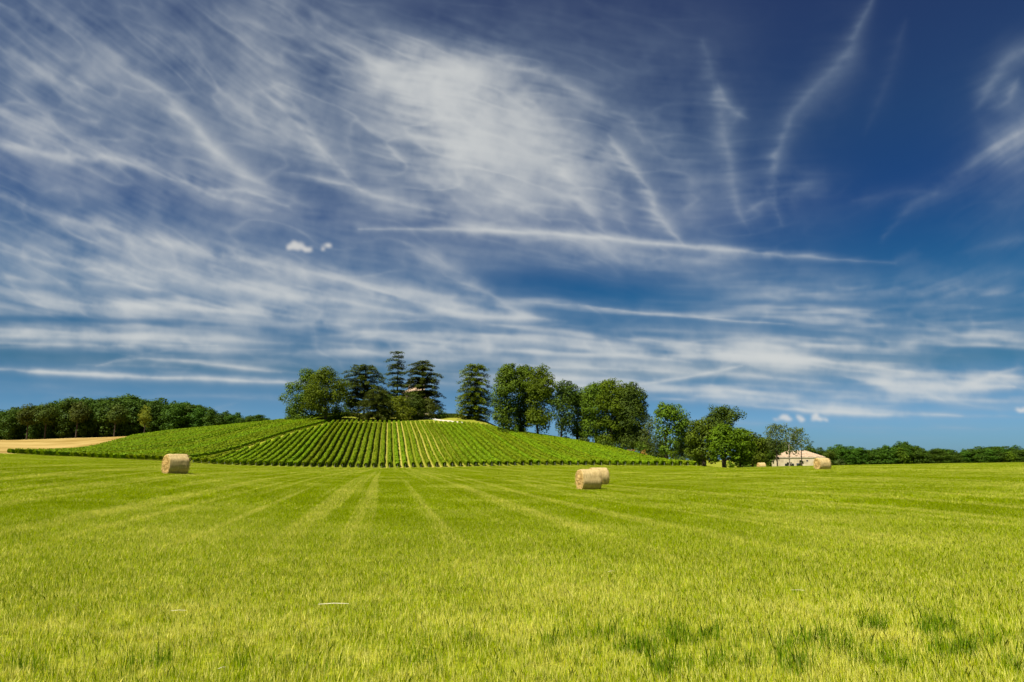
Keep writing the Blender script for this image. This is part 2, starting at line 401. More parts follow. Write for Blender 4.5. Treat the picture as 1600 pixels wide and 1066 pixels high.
# left vine block: near edge along the hay field, far edge against the stubble
LB_NEAR = np.array([P2(-60, 152), P2(30, 154), P2(120, 155), P2(200, 155), P2(268, 155)])
LB_FAR = np.array([P2(0, 154), P2(40, 165), P2(100, 190), P2(150, 218), P2(190, 245), P2(215, 300)])
def left_bx(y):
    # lateral position of the boundary with the stubble field at depth y
    return np.interp(y, LB_FAR[:, 1], LB_FAR[:, 0])
def build_ground():
    ys = np.concatenate([np.arange(-40, 0, 4), np.arange(0, 60, 1.5), np.arange(60, 320, 1.5), np.geomspace(320, 9000, 60)])
    us = np.concatenate([np.linspace(-3.2, -0.95, 14)[:-1], np.linspace(-0.95, 0.95, 330), np.linspace(0.95, 3.2, 14)[1:]])
    Y, U = np.meshgrid(ys, us, indexing='ij')
    X = U * (np.abs(Y) + 25)
    Z = terrain(X, Y)
    side = edge_side(X, Y)
    base = sstep(Y, 153.6, 154.6)
    s_ = X * sv[0] + Y * sv[1]
    main = base * sstep(side, 0.8, 1.8) * sstep(Y, 262, 259) * (X < right_edge(Y))
    left = sstep(side, -0.6, -1.2) * base * sstep(X, left_bx(Y) - .5, left_bx(Y) + .5) * sstep(Y, 298, 294)
    vin = np.clip(main + left, 0, 1)
    stub = sstep(X, left_bx(Y) - .3, left_bx(Y) - 1.3) * base * sstep(Y, 330, 320)
    lawn = sstep(Y, 259, 262) * (side > -6) * (X < 10) * sstep(Y, 330, 320)
    g = grid_obj('ground', np.stack([X, Y, Z], -1), M['ground'], {'vineyard': vin, 'stubble': stub, 'lawn': lawn})
    tag(g, kind='structure')
def right_edge(y):
    return np.interp(y, [155, 175, 205, 235, 258], [P2(1093, 155)[0], P2(1050, 175)[0], P2(1000, 205)[0], P2(960, 235)[0], P2(940, 258)[0]])
build_ground()
# ------------------------------------------------------------------ sky: high cirrus sheet with its streaks
def box_blur(A, r):
    r = int(r)
    if r < 1: return A
    for ax in (0, 1):
        P = np.pad(A, [(r + 1, r) if k == ax else (0, 0) for k in (0, 1)], mode='edge')
        C = np.cumsum(P, axis=ax)
        n = A.shape[ax]
        if ax == 0: A = (C[2*r+1:2*r+1+n] - C[:n]) / (2*r+1)
        else: A = (C[:, 2*r+1:2*r+1+n] - C[:, :n]) / (2*r+1)
    return A
def blur(A, r):
    for _ in range(3): A = box_blur(A, max(1, r * 0.6))
    return A
def vnoise(shape, cell, rs):
    """smooth value noise, cell in samples"""
    ny, nx = shape
    gy, gx = int(ny / cell) + 3, int(nx / cell) + 3
    G = rs.rand(gy, gx)
    y = np.arange(ny) / cell; x = np.arange(nx) / cell
    iy = y.astype(int); ix = x.astype(int); fy = y - iy; fx = x - ix
    fy = fy*fy*(3-2*fy); fx = fx*fx*(3-2*fx)
    A = G[iy][:, ix]; B = G[iy][:, ix+1]; C_ = G[iy+1][:, ix]; D = G[iy+1][:, ix+1]
    fx = fx[None, :]; fy = fy[:, None]
    return (A*(1-fx)+B*fx)*(1-fy) + (C_*(1-fx)+D*fx)*fy
def sample(A, y, x):
    ny, nx = A.shape
    x = np.clip(x, 0, nx - 1.001); y = np.clip(y, 0, ny - 1.001)
    ix = x.astype(np.int32); iy = y.astype(np.int32); fx = x - ix; fy = y - iy
    return (A[iy, ix]*(1-fx)+A[iy, ix+1]*fx)*(1-fy) + (A[iy+1, ix]*(1-fx)+A[iy+1, ix+1]*fx)*fy

# streaks: points, half width, strength, fall-streak feathering
STROKES = [
 ([(715,58),(660,78),(610,118),(590,150)], 22, .20),
 ([(650,95),(760,115),(850,180),(905,265),(940,345)], 42, .30),
 ([(620,130),(700,190),(780,240)], 60, .28),
 ([(640,180),(760,260),(850,330)], 55, .14),
 ([(760,80),(880,125),(960,180),(1010,230)], 16, .20),
 ([(940,215),(990,268),(1030,328),(1065,378)], 13, .42),
 ([(930,230),(960,300),(985,360)], 20, .14),
 ([(870,250),(905,310),(945,365)], 14, .22),
 ([(1000,180),(1060,260),(1100,360)], 34, .12),
 ([(1095,60),(1120,150),(1140,230),(1165,330),(1175,370)], 17, .15),
 ([(1120,130),(1138,165),(1168,180)], 12, .24),
 ([(1368,-10),(1320,75),(1270,125),(1235,175),(1218,230),(1215,290),(1228,350)], 15, .30),
 ([(1340,60),(1290,120),(1250,190)], 26, .10),
 ([(1225,310),(1265,292),(1300,298)], 16, .17),
 ([(1180,330),(1220,300)], 10, .12),
 ([(1650,60),(1600,85),(1560,125),(1535,165)], 20, .22),
 ([(1600,130),(1580,165),(1550,170)], 12, .16),
 ([(1640,180),(1560,228),(1490,285),(1430,325),(1385,375)], 13, .30),
 ([(1680,170),(1600,215),(1530,250)], 36, .24),
 ([(1330,312),(1400,305),(1465,302)], 9, .18),
 ([(1500,400),(1560,385),(1610,375)], 12, .12),
 ([(1420,30),(1380,130),(1350,210)], 14, .06),
 ([(560,358),(700,358),(800,362),(900,368),(1050,382),(1200,397),(1320,406),(1400,411)], 6.5, .52),
 ([(820,378),(950,388),(1080,402),(1200,402)], 18, .20),
 ([(1400,411),(1448,402)], 8, .12),
 ([(905,476),(1000,490),(1100,497),(1240,508)], 3.0, .34),
 ([(760,508),(900,520),(1050,535),(1150,545)], 5, .20),
 ([(1150,556),(1290,566),(1420,582)], 3.5, .32),
 ([(990,600),(1080,588),(1160,574)], 4, .24),
 ([(-60,285),(0,305),(100,338),(220,373),(380,412),(560,442),(800,492),(880,500)], 12, .34),
 ([(-60,215),(100,243),(220,262),(330,298),(430,330)], 12, .32),
 ([(310,283),(390,295),(450,325)], 8, .28),
 ([(455,274),(550,298),(640,320),(700,332)], 8, .28),
 ([(-40,-10),(130,60),(200,100),(270,160),(340,230),(420,290)], 18, .16),
 ([(200,40),(300,110),(400,190),(500,245),(570,285)], 20, .18),
 ([(420,130),(480,190),(520,255)], 13, .18),
 ([(300,-20),(380,60),(470,150),(530,230)], 26, .12),
 ([(400,-20),(520,60),(600,140)], 40, .16),
 ([(-40,165),(80,215),(200,262)], 20, .20),
 ([(110,120),(135,160)], 14, .16),
 ([(-60,380),(0,385),(150,412),(300,440),(450,462),(650,492)], 16, .26),
 ([(0,360),(200,385),(400,420),(600,455),(760,500)], 26, .18),
 ([(-60,430),(60,438),(200,448),(250,452)], 8, .20),
 ([(-60,452),(0,458),(150,476),(350,488),(560,502)], 13, .36),
 ([(-60,512),(0,516),(150,524),(330,532),(450,536)], 11, .44),
 ([(-60,545),(100,540),(300,545),(450,548)], 5, .16),
 ([(330,500),(500,506),(640,500),(740,478)], 12, .28),
 ([(690,486),(760,494),(850,497)], 8, .36),
 ([(640,380),(720,430),(800,480),(870,505)], 22, .22),
 ([(480,525),(700,520),(860,532),(1000,546),(1150,560),(1400,577),(1700,592)], 11, .36),
 ([(-60,572),(0,577),(150,586),(300,592),(470,598),(560,596)], 6, .42),
 ([(180,566),(235,556),(275,556)], 5, .26),
 ([(210,560),(300,562),(400,576),(470,584)], 5, .20),
 ([(460,552),(640,556),(800,562),(1000,572),(1200,592)], 12, .32),
 ([(640,580),(780,585),(900,592),(1000,602),(1200,620),(1320,630)], 9, .32),
 ([(760,610),(900,600),(1030,605)], 10, .20),
 ([(1090,552),(1200,560),(1330,575),(1480,590)], 9, .26),
 ([(1325,590),(1400,600),(1470,606),(1560,603)], 9, .52),
 ([(1560,602),(1540,582),(1600,570)], 8, .24),
 ([(1000,618),(1170,634),(1330,646),(1620,652)], 5, .20),
 ([(1150,600),(1300,612),(1450,622),(1620,628)], 7, .24),
 ([(1060,668),(1120,656)], 5, .24),
 ([(1290,672),(1400,676)], 4, .08), ([(1020,648),(1180,662),(1330,668),(1640,670)], 6, .14), ([(1100,612),(1250,640),(1400,650)], 8, .12), ([(1250,690),(1400,684),(1500,686)], 4, .07),
 ([(160,85),(230,130),(300,190),(370,250),(470,322)], 9, .10), ([(395,128),(450,180),(515,245),(565,300)], 7, .16), ([(20,150),(70,200),(150,235)], 10, .14), ([(-30,60),(60,110),(130,180),(190,240)], 12, .12),
 ([(520,300),(600,330),(700,345),(800,352)], 14, .12), ([(560,190),(620,240),(680,290),(760,330)], 10, .14), ([(780,280),(830,320),(860,352)], 9, .14), ([(580,240),(680,262),(760,300)], 8, .12),
 ([(1110,470),(1250,462),(1400,452),(1600,432)], 26, .16),
 ([(1200,500),(1350,490),(1500,470),(1620,455)], 20, .16),
 ([(1300,530),(1450,525),(1640,515)], 14, .20),
 ([(1040,440),(1200,425),(1400,440),(1600,470)], 20, .10),
 ([(860,420),(950,400),(1080,420)], 16, .12),
 ([(1560,540),(1640,530)], 9, .2),
 ([(930,510),(1100,520),(1300,540),(1500,555)], 12, .18),
 ([(60,625),(130,618)], 5, .07),
 ([(-80,524),(0,526),(120,528),(240,532),(330,540)], 9, .50), ([(-80,536),(60,538),(200,540),(340,541)], 4, .25),
 ([(-60,573),(60,580),(150,586),(240,590),(340,592),(470,600)], 5, .50),
 ([(150,572),(200,558),(270,547)], 4, .28), ([(185,553),(240,562),(300,566),(380,575),(440,582)], 4, .34), ([(120,570),(220,572),(300,576)], 6, .16),
 ([(1090,548),(1150,556),(1250,562),(1340,570),(1430,583)], 5, .50), ([(1080,560),(1180,570),(1290,578)], 9, .34),
 ([(1335,594),(1400,599),(1470,603),(1560,602)], 8, .62), ([(1380,604),(1450,612),(1475,624)], 9, .44), ([(1500,606),(1540,590),(1610,566)], 6, .34), ([(1550,600),(1620,610)], 3, .34),
 ([(1000,622),(1100,620),(1200,624),(1300,636),(1400,644),(1500,650)], 9, .42), ([(1180,636),(1290,644),(1420,650)], 5, .34),
 ([(800,548),(900,552),(1000,556),(1080,566)], 6, .32), ([(800,570),(900,574),(1000,580)], 5, .30), ([(820,590),(930,592),(1020,596)], 6, .36), ([(1000,578),(1100,584),(1220,592),(1300,600)], 7, .34),
 ([(990,602),(1070,590),(1160,573)], 4, .44), ([(600,540),(700,540),(800,546)], 8, .34), ([(420,555),(520,548),(640,552)], 7, .22),
 ([(0,395),(120,420),(240,440),(360,452),(520,470),(640,486)], 9, .26), ([(140,428),(230,450),(260,456)], 5, .20), ([(60,470),(200,480),(350,488),(470,500),(560,512)], 9, .30),
 ([(560,450),(640,470),(730,492),(800,497)], 10, .30), ([(700,430),(770,460),(820,490),(860,498)], 9, .26), ([(330,640),(370,630)], 4, .08),
]
# broad thin veils: centre, radii, tilt (deg), strength
VEILS = [
 (300,200,560,260,25,.26), (-100,330,420,260,10,.20), (200,300,380,160,20,.10), (150,120,260,120,28,.10), (450,100,220,110,30,.10), (560,90,300,170,20,.13), (730,190,170,110,38,.30), (640,330,360,150,20,.16),
 (960,290,180,150,50,.16), (300,470,520,110,8,.18), (700,555,600,50,3,.13), (1350,500,340,75,-3,.17), (1350,590,380,50,4,.24),
 (880,80,160,110,30,.10), (1150,200,120,220,-10,.05), (60,90,260,140,30,.08), (1600,240,120,120,-40,.10), (1020,250,90,170,-25,.08), (200,620,500,30,0,.02),
 (1200,650,500,30,0,.05), (1190,330,120,45,0,.11), (1160,260,50,90,-15,.08), (1270,290,60,24,-15,.09), (1400,310,90,30,-8,.09), (1560,300,110,60,-35,.08), (1290,110,50,110,20,.06), (1050,120,90,140,-20,.06),
]
MASSES = [(735,190,180,105,40,.20), (700,140,110,62,30,.18), (830,250,130,70,55,.12), (250,440,330,45,6,.08), (1450,600,130,13,2,.2)]
CLEAR = [(665,36,70,26,20,.5), (330,190,150,20,38,.3), (560,330,120,18,15,.25), (120,320,150,14,14,.3), (180,480,0.1,0.1,0,0), (900,448,170,24,4,.85), (1430,230,150,240,10,.75), (1240,90,90,140,0,.6), (690,30,60,60,30,.3), (1480,395,120,22,4,.4),
         (840,20,120,80,40,.35), (150,503,260,6,2,.6), (260,558,300,7,1,.5), (730,515,130,6,4,.4), (420,500,70,9,3,.45)]
CUMULI = [(464,386,15,8), (478,389,12,6), (455,389,8,4), (511,384,6,6), (505,390,5,3), (1229,655,12,5), (1226,651,7,4), (1252,655,9,5), (1250,651,6,4),
          (1276,656,13,4), (1272,651,6,5), (1215,657,8,2), (1290,657,5,2.5), (1594,641,9,4), (1590,638,5,3)]
def build_sky():
    step = 2.0
    u = np.arange(-500, 2101, step); v = np.arange(-420, 733, step)
    U, V = np.meshgrid(u, v); shp = U.shape
    rs = np.random.RandomState(3)
    # direction of the ice fibres: down to the right on the left, level low down, rising on the right
    hi = 1 - sstep(V, 380, 540)
    ang = np.interp(U, [-500, 0, 350, 700, 950, 1250, 1600, 2100], [34, 30, 24, 9, 4, -8, -28, -36])*hi + 3.5*(1-hi)
    ang = ang + (vnoise(shp, 120, rs)-.5)*26*(.35+.65*hi) + (vnoise(shp, 45, rs)-.5)*16*(.25+.75*hi)
    fx = np.cos(np.radians(ang)); fy = np.sin(np.radians(ang))
    def lic(nz, length):
        yy, xx = np.mgrid[0:shp[0], 0:shp[1]].astype(np.float32)
        acc = nz.copy(); cnt = 1.0
        for sg in (1, -1):
            y, x = yy.copy(), xx.copy()
            for k in range(length):
                ax = sample(fx, y, x); ay = sample(fy, y, x)
                x = x + sg*ax*2.2; y = y + sg*ay*2.2
                wgt = 1 - k/length*0.7
                acc += sample(nz, y, x)*wgt; cnt += wgt
        return acc/cnt
    def norm(A): return (A - A.mean())/A.std()
    na = norm(lic(vnoise(shp, 2.0, rs) + vnoise(shp, 4.0, rs), 6))
    nb = norm(lic(vnoise(shp, 6, rs)*.7 + vnoise(shp, 11, rs), 15))
    nc = norm(lic(vnoise(shp, 22, rs), 18))
    n3 = norm(vnoise(shp, 45, rs) + vnoise(shp, 22, rs)*.6 + vnoise(shp, 10, rs)*.35 + vnoise(shp, 5, rs)*.2)
    n0 = norm(vnoise(shp, 2.2, rs) + vnoise(shp, 5, rs))
    # thin filaments: crests of a noise drawn out along the fibres
    f1 = norm(lic(vnoise(shp, 13, rs) + .5*vnoise(shp, 6, rs), 9) + .0); fil = np.clip(1 - np.abs(f1)*1.3, 0, 1)**1.5
    f2 = norm(lic(vnoise(shp, 30, rs) + .35*vnoise(shp, 9, rs), 12)); fil2 = np.clip(1 - np.abs(f2)*1.2, 0, 1)**1.5
    S = np.zeros(shp)
    # edges fray along the fibres
    wob = [(vnoise(shp, c, rs) - .5) for c in (90, 34, 12)]; wob2 = [(vnoise(shp, c, rs) - .5) for c in (70, 26, 9)]
    fr = (nb*6 + na*4.5 + nc*3)*(1 - .72*sstep(U, 980, 1120)*hi)*(1 - .35*hi)
    WX = U + fx*fr + (wob[0]*26 + wob[1]*12); WY = V + fy*fr + (wob2[0]*18 + wob2[1]*10)*(.3 + .7*hi)
    TX = U + wob[1]*3; TY = V + wob2[1]*2 + wob2[2]*1.5 + na*.4
    for pts, w, a in STROKES:
        # only the neighbourhood of the streak
        px = [p[0] for p in pts]; py = [p[1] for p in pts]
        m = w * 3.5 + 40
        i0, i1 = np.searchsorted(v, min(py) - m), np.searchsorted(v, max(py) + m)
        j0, j1 = np.searchsorted(u, min(px) - m), np.searchsorted(u, max(px) + m)
        sl_ = (slice(i0, i1), slice(j0, j1))
        thin = w < 8
        X = (TX if thin else WX)[sl_]; Y = (TY if thin else WY)[sl_]
        best = np.full(X.shape, 1e9); bdx = np.zeros(X.shape); bdy = np.zeros(X.shape); bt = np.zeros(X.shape)
        L = sum(math.dist(pts[k], pts[k+1]) for k in range(len(pts)-1)); acc = 0
        for k in range(len(pts)-1):
            (x0, y0), (x1, y1) = pts[k], pts[k+1]
            l = math.dist(pts[k], pts[k+1]); ex, ey = (x1-x0)/l, (y1-y0)/l
            t = np.clip((X-x0)*ex + (Y-y0)*ey, 0, l)
            d = np.hypot(X - x0 - t*ex, Y - y0 - t*ey)
            c = d < best
            best = np.where(c, d, best); bdx = np.where(c, ex, bdx); bdy = np.where(c, ey, bdy); bt = np.where(c, (acc+t)/L, bt)
            acc += l
        taper = 0.35 + 0.65*np.minimum(1, np.minimum(bt, 1-bt)*5)
        ww = w * taper
        g = .78*np.exp(-(best/ww)**1.5*0.9) + (.30*np.exp(-(best/(ww*.42))**2) if w < 30 else .25*np.exp(-(best/ww)**2))
        S[sl_] += a * g * taper
    Vv = np.zeros(shp)
    for cx, cy, ru, rv, ang, a in VEILS:
        c, s = math.cos(math.radians(ang)), math.sin(math.radians(ang))
        X = WX - cx; Y = WY - cy
        q = ((X*c + Y*s)/ru)**2 + ((-X*s + Y*c)/rv)**2
        Vv += a*.72*(np.exp(-q*1.0) if ru < 10000 else 0)
    # long level streaks low in the sky
    def bands(cw, ch, sh):
        nx = int(shp[1]*2/cw)+4; ny = int(shp[0]*2/ch)+8; G = rs.rand(ny+40, nx)
        xx = U/cw - U.min()/cw; yy = np.clip((WY - sh*(U-800) + 700)/ch, 0, None); yy = np.clip(yy, 0, ny+30)
        return sample(G, yy, np.clip(xx, 0, nx-1.01))
    b1 = bands(230, 13, .035); b2 = bands(120, 7, .05); b3 = bands(420, 26, .02)
    bb = sstep(b1*.45 + b2*.25 + b3*.45, .50, .85)
    bm = sstep(V, 420, 500)*(1 - sstep(V, 612, 660))*(.45 + .55*sstep(U, 450, 1000)*1.0 + .25*(U < 400)*sstep(V, 500, 440))
    Vv += .40*bb*bm*(1 + .2*na + .2*nb)
    for cx, cy, ru, rv, ang_, a in MASSES:
        c, s = math.cos(math.radians(ang_)), math.sin(math.radians(ang_))
        X = WX - cx; Y = WY - cy
        q = ((X*c + Y*s)/ru)**2 + ((-X*s + Y*c)/rv)**2
        Vv += a*np.exp(-q**1.35)
    # plausible cover beyond the photograph's edges
    outside = np.clip(np.maximum(np.maximum(-U - 40, U - 1640), -V - 40) / 200, 0, 1)
    Vv += outside * 0.3 * sstep(vnoise(shp, 150, rs), .35, .8)
    tex = 1 + .06*na + .05*nb + .05*nc + .17*n3 + .26*(fil - fil.mean()) + .05*(fil2 - fil2.mean()) + .02*n0
    tex = np.clip(tex, 0.12, 2.2)
    D = (Vv*np.clip(tex, .25, 2) + S*np.clip(1 + .11*na + .11*nb + .08*nc + .18*n3 + .15*(fil-.3) + .03*n0, .1, 2.2))
    for cx, cy, ru, rv, ang, a in CLEAR:
        c, s = math.cos(math.radians(ang)), math.sin(math.radians(ang))
        X = WX - cx; Y = WY - cy
        q = ((X*c + Y*s)/ru)**2 + ((-X*s + Y*c)/rv)**2
        D *= 1 - a*np.exp(-q**1.2)
    # fade to clear blue just above the fields
    D *= 1 - 0.7*sstep(V, 660, 705)
    D = np.clip(D, 0, None)
    D = 1 - np.exp(-D*1.55)
    cum = np.zeros(shp); pw = norm(vnoise(shp, 3, rs)); pw2 = norm(vnoise(shp, 3, rs))
    for cx, cy, ru, rv in CUMULI:
        f = np.clip(1 + .16*n0, .6, 1.5)
        q = ((U - cx + wob2[2]*5 + pw*1.3)/(ru*1.05))**2 + ((V - cy + np.where(V > cy, (V-cy)*.35, 0) + wob[2]*5 + pw2*1.0)/(rv*1.1))**2
        cum = np.maximum(cum, np.clip(1.15 - q*f, 0, 1)**.9)
    cum = box_blur(cum, 1)*.74
    alpha = 1 - (1 - D*.93)*(1 - cum)
    r = (U - 800)/FPX; qv = (533 - V)/FPX
    Dv = np.stack([r, math.cos(PITCH) - qv*math.sin(PITCH), math.sin(PITCH) + qv*math.cos(PITCH)], -1)
    Dv /= np.linalg.norm(Dv, axis=-1, keepdims=True)
    P = Dv*12000.0
    m, nt, o = newmat('cirrus')
    a = N(nt, 'ShaderNodeAttribute'); a.attribute_name = 'cover'
    ac = N(nt, 'ShaderNodeAttribute'); ac.attribute_name = 'puff'
    e = N(nt, 'ShaderNodeEmission'); e.inputs['Strength'].default_value = 1.0
    thick = mixc(nt, ss(nt, a.outputs['Fac'], 0.15, 0.9), CIRRUS_THIN, CIRRUS_THICK)
    nt.links.new(mixc(nt, ac.outputs['Fac'], thick, (0.40, 0.39, 0.37)), e.inputs['Color'])
    tr = N(nt, 'ShaderNodeBsdfTransparent'); mx = N(nt, 'ShaderNodeMixShader')
    nt.links.new(a.outputs['Fac'], mx.inputs[0]); nt.links.new(tr.outputs[0], mx.inputs[1]); nt.links.new(e.outputs[0], mx.inputs[2])
    nt.links.new(mx.outputs[0], o.inputs[0])
    ob = grid_obj('sky', P, m, {'cover': alpha, 'puff': cum})
    tag(ob, kind='structure')
CIRRUS_THIN = (0.165, 0.215, 0.270); CIRRUS_THICK = (0.355, 0.365, 0.36)
build_sky()
# ------------------------------------------------------------------ foliage
def leaf_quads(C, nrm, size, rs, aspect=1.0):
    """square-ish leaf sprays at centres C facing nrm"""
    n = len(C)
    nrm = nrm/(np.linalg.norm(nrm, axis=1, keepdims=True)+1e-9)
    rv = rs.normal(size=(n, 3)); a = np.cross(nrm, rv); a /= (np.linalg.norm(a, axis=1, keepdims=True)+1e-9)
    b = np.cross(nrm, a)
    s = (size*(0.6+0.8*rs.rand(n)))[:, None]
    a = a*s*0.5; b = b*s*0.5*aspect
    k = 0.35 + .3*rs.rand(n)[:, None]
    V = np.stack([C - a*1.0 - b*k, C + a*k - b, C + a + b*k, C - a*k + b], 1)
    return V.reshape(-1, 3)
def clumps_mesh(name, clumps, mat, parent, rs, leaf=0.4, per=1.0, flat=False):
    per = per*(1.15 if flat else 1.2)
    """clumps: (x,y,z,rx,rz). Leaves sit mostly on each clump's shell"""
    Cs, Ns, Rn = [], [], []
    for (x, y, z, rx, rz) in clumps:
        n = max(10, int(per*(rx*rx*2 + rx*rz*4)/(leaf*leaf)*0.9))
        d = rs.normal(size=(n, 3)); d /= np.linalg.norm(d, axis=1, keepdims=True)
        rad = (0.50 + 0.58*rs.rand(n)**0.7) if flat else (0.74 + 0.36*rs.rand(n))
        rad = rad*(1 + 0.22*np.sin(d[:, 0]*5 + x)*np.cos(d[:, 2]*6 + y))
        p = d*rad[:, None]*np.array([rx, rx, rz]) + np.array([x, y, z])
        Cs.append(p)
        nn = d + rs.normal(size=(n, 3))*0.30
        if flat: nn = rs.normal(size=(n, 3))*0.35 + np.array([0, 0, 1.0])
        else: nn[:, 2] += 0.35
        Ns.append(nn); Rn.append(np.clip(rs.rand(n)*0.7 + rs.rand()*0.3, 0, 1))
    C_ = np.concatenate(Cs); Nn = np.concatenate(Ns); rr = np.concatenate(Rn)
    V = leaf_quads(C_, Nn, np.full(len(C_), leaf), rs, 0.8)
    return quads_obj(name, V, len(C_), mat, parent, attr={'rnd': np.repeat(rr, 4)})
def prof(sl_, h):
    hs = [s[0] for s in sl_]
    return np.interp(h, hs, [s[1] for s in sl_]), np.interp(h, hs, [s[2] for s in sl_])
def broadleaf(name, root_loc, H, slices, mat, label, cat='tree', group=None, seed=1, leaf=0.42, trunk_r=0.35, nclump=46, per=1.0,
              depth=0.8, bark=None, low=0.0, cr=0.11, hollow=0.3):
    """slices: (height fraction, left m, right m) outline of the crown seen from the field"""
    rs = np.random.RandomState(seed); rr = random.Random(seed)
    root = empty(name, root_loc); tag(root, label, cat, group)
    nclump = int(nclump*.72)
    cl = []
    hmin, hmax = slices[0][0], slices[-1][0]
    tries = 0
    while len(cl) < nclump and tries < 5000:
        tries += 1
        h = hmin + (hmax-hmin)*rr.random()**.9
        l, r = prof(slices, h); w = (r-l)/2
        if w <= 0.05: continue
        if rr.random() > (w/max((s[2]-s[1])/2 for s in slices))**1.0 + .15: continue
        c = (l+r)/2; a = rr.random()*2*math.pi; q = math.sqrt(hollow + (1-hollow)*rr.random())
        rad = H*cr*(0.8+1.1*rr.random()); rad = min(rad, max(0.5, w*0.75))
        wx = max(0, w-rad*0.62)
        x = c + math.cos(a)*q*wx; y = math.sin(a)*q*wx*depth
        z = h*H
        z = min(z, hmax*H - rad*0.7); z = max(z, hmin*H + rad*0.35)
        cl.append((x, y, z, rad, rad*(0.6+0.3*rr.random())))
    base_cl = list(cl)
    for _ in range(int(nclump*1.5)):       # loose outer sprays break the outline
        x, y, z, r0, z0_ = base_cl[rr.randrange(len(base_cl))]
        d = Vector((rr.gauss(0, 1), rr.gauss(0, 1), rr.gauss(.15, 1))).normalized()
        ctr_ = Vector((0, 0, (hmin+hmax)/2*H)); o_ = (Vector((x, y, z))-ctr_)
        if o_.dot(d) < 0: d = -d
        p = Vector((x, y, z)) + Vector((d.x*r0, d.y*r0, d.z*z0_))*1.0; q = r0*(.28+.3*rr.random())
        if p.z > hmin*H*.9: cl.append((p.x, p.y, p.z, q, q*.8))
    # trunk and limbs
    mb = MB(); bend = (rr.random()-.5)*0.06*H
    top = hmin + (hmax-hmin)*0.7
    pts = [(0, 0, -0.6), (0, 0, 0.02*H), (bend*.3, 0, hmin*H*0.7+.5), (bend, rr.uniform(-.3, .3), (hmin+(hmax-hmin)*.35)*H), ((prof(slices, top)[0]+prof(slices, top)[1])/2, 0, top*H)]
    mb.tube(pts, [trunk_r*1.5, trunk_r*1.15, trunk_r*.9, trunk_r*.6, trunk_r*.15], 8)
    lb = mb
    for (x, y, z, r_, _) in base_cl[::3]:
        zz = max(hmin*H*0.8, z - math.hypot(x, y)*0.8 - 0.8); f = min(1, zz/(top*H))
        p0 = Vector((bend*f, 0, zz)); p1 = Vector((x, y, z)); mid = (p0+p1)/2 + Vector((0, 0, .1*(p1-p0).length))
        lb.tube([p0, mid, p1], [trunk_r*.4*(1-f*.5), trunk_r*.22, trunk_r*.07], 5)
    lb.build('trunk', bark or M['bark'], root, True)
    clumps_mesh('crown', cl, mat, root, rs, leaf, per)
    return root
def pxtree(name, uc, y, slices_px, mat, label, vb=None, **kw):
    """outline given in photo pixels: (v, uL, uR) from bottom to top; ground height comes from the terrain"""
    g = on(uc, y); wide = kw.pop('wide', 1.12)
    slices_px = [(v, uc+(a-uc)*wide, uc+(b-uc)*wide) for v, a, b in slices_px]
    top = at(uc, slices_px[-1][0]-1.5, y); H = top.z - g.z
    sl_ = []
    for v, a, b in slices_px:
        zz = at(uc, v, y).z
        sl_.append(((zz-g.z)/H, (at(a, v, y).x - g.x), (at(b, v, y).x - g.x)))
    return broadleaf(name, g, H, sl_, mat, label, **kw)
def cedar(uc, y, slices_px, mat, label, seed=1, tiers=11, droop=0.12, pads=8, leaf=0.34, trunk_r=.4, fill=0.5, lean=0.0, per=1.25, thick=.22, base=None):
    g = base or on(uc, y); rs = np.random.RandomState(seed); rr = random.Random(seed)
    H = at(uc, slices_px[-1][0], y).z - g.z
    sl_ = [((at(uc, v, y).z-g.z)/H, at(a, v, y).x-g.x, at(b, v, y).x-g.x) for v, a, b in slices_px]
    root = empty('cedar_tree', g); tag(root, label, 'tree')
    mb = MB()
    mb.tube([(0, 0, -.8), (0, 0, .05*H), (lean*.5, 0, .5*H), (lean, 0, .985*H)], [trunk_r*1.3, trunk_r, trunk_r*.6, .05], 8)
    cl = []; lb = mb; hmin = sl_[0][0]
    for k in range(tiers):
        f = (k+.4*rr.random())/(tiers-.6); h = hmin + (1-hmin)*f*.985
        l, r = prof(sl_, h)
        nb = max(3, int(pads*(0.45+.55*(1-f))))
        a0 = rr.random()*6.28
        for j in range(nb):
            a = a0 + 2*math.pi*(j + .5*(rr.random()-.5))/nb
            ex = r if math.cos(a) > 0 else -l
            reach = (abs(math.cos(a))*max(ex, .3) + abs(math.sin(a))*(max(r, .3)+max(-l, .3))/2)*(0.7+.36*rr.random())
            zb = h*H + rr.uniform(-.25, .25)*H/tiers
            tip = Vector((math.cos(a)*reach + lean*h, math.sin(a)*reach, zb - droop*reach + .1))
            zr = min(.97*H, zb + (.05 - .10)*reach)
            lb.tube([(lean*h, 0, zr), ((tip.x+lean*h)/2, tip.y/2, (zr+tip.z)/2+.12*reach), tuple(tip)], [.13*(1-f)+.04, .07, .025], 4)
            m = max(2, int(reach/(.75)))
            for q in range(m):
                s = (q+1)/m
                if s < fill*rr.random(): continue
                pr = (0.85 + .50*rr.random())*(1 if reach > 1.5 else .6)*(1.15-.4*s)
                cl.append((lean*h+(tip.x-lean*h)*s + rr.uniform(-.4, .4), tip.y*s + rr.uniform(-.4, .4),
                           zr + (tip.z-zr)*s + .12*reach*4*s*(1-s) + rr.uniform(-.12, .12), pr*1.1, pr*thick*(1.5 if rr.random() < .35 else 1)))
    lb.build('trunk', M['bark'], root, True)
    cl.append((lean, 0, H*.985, .35, .35))
    clumps_mesh('crown', cl, mat, root, rs, leaf, per, flat=True)
    return root

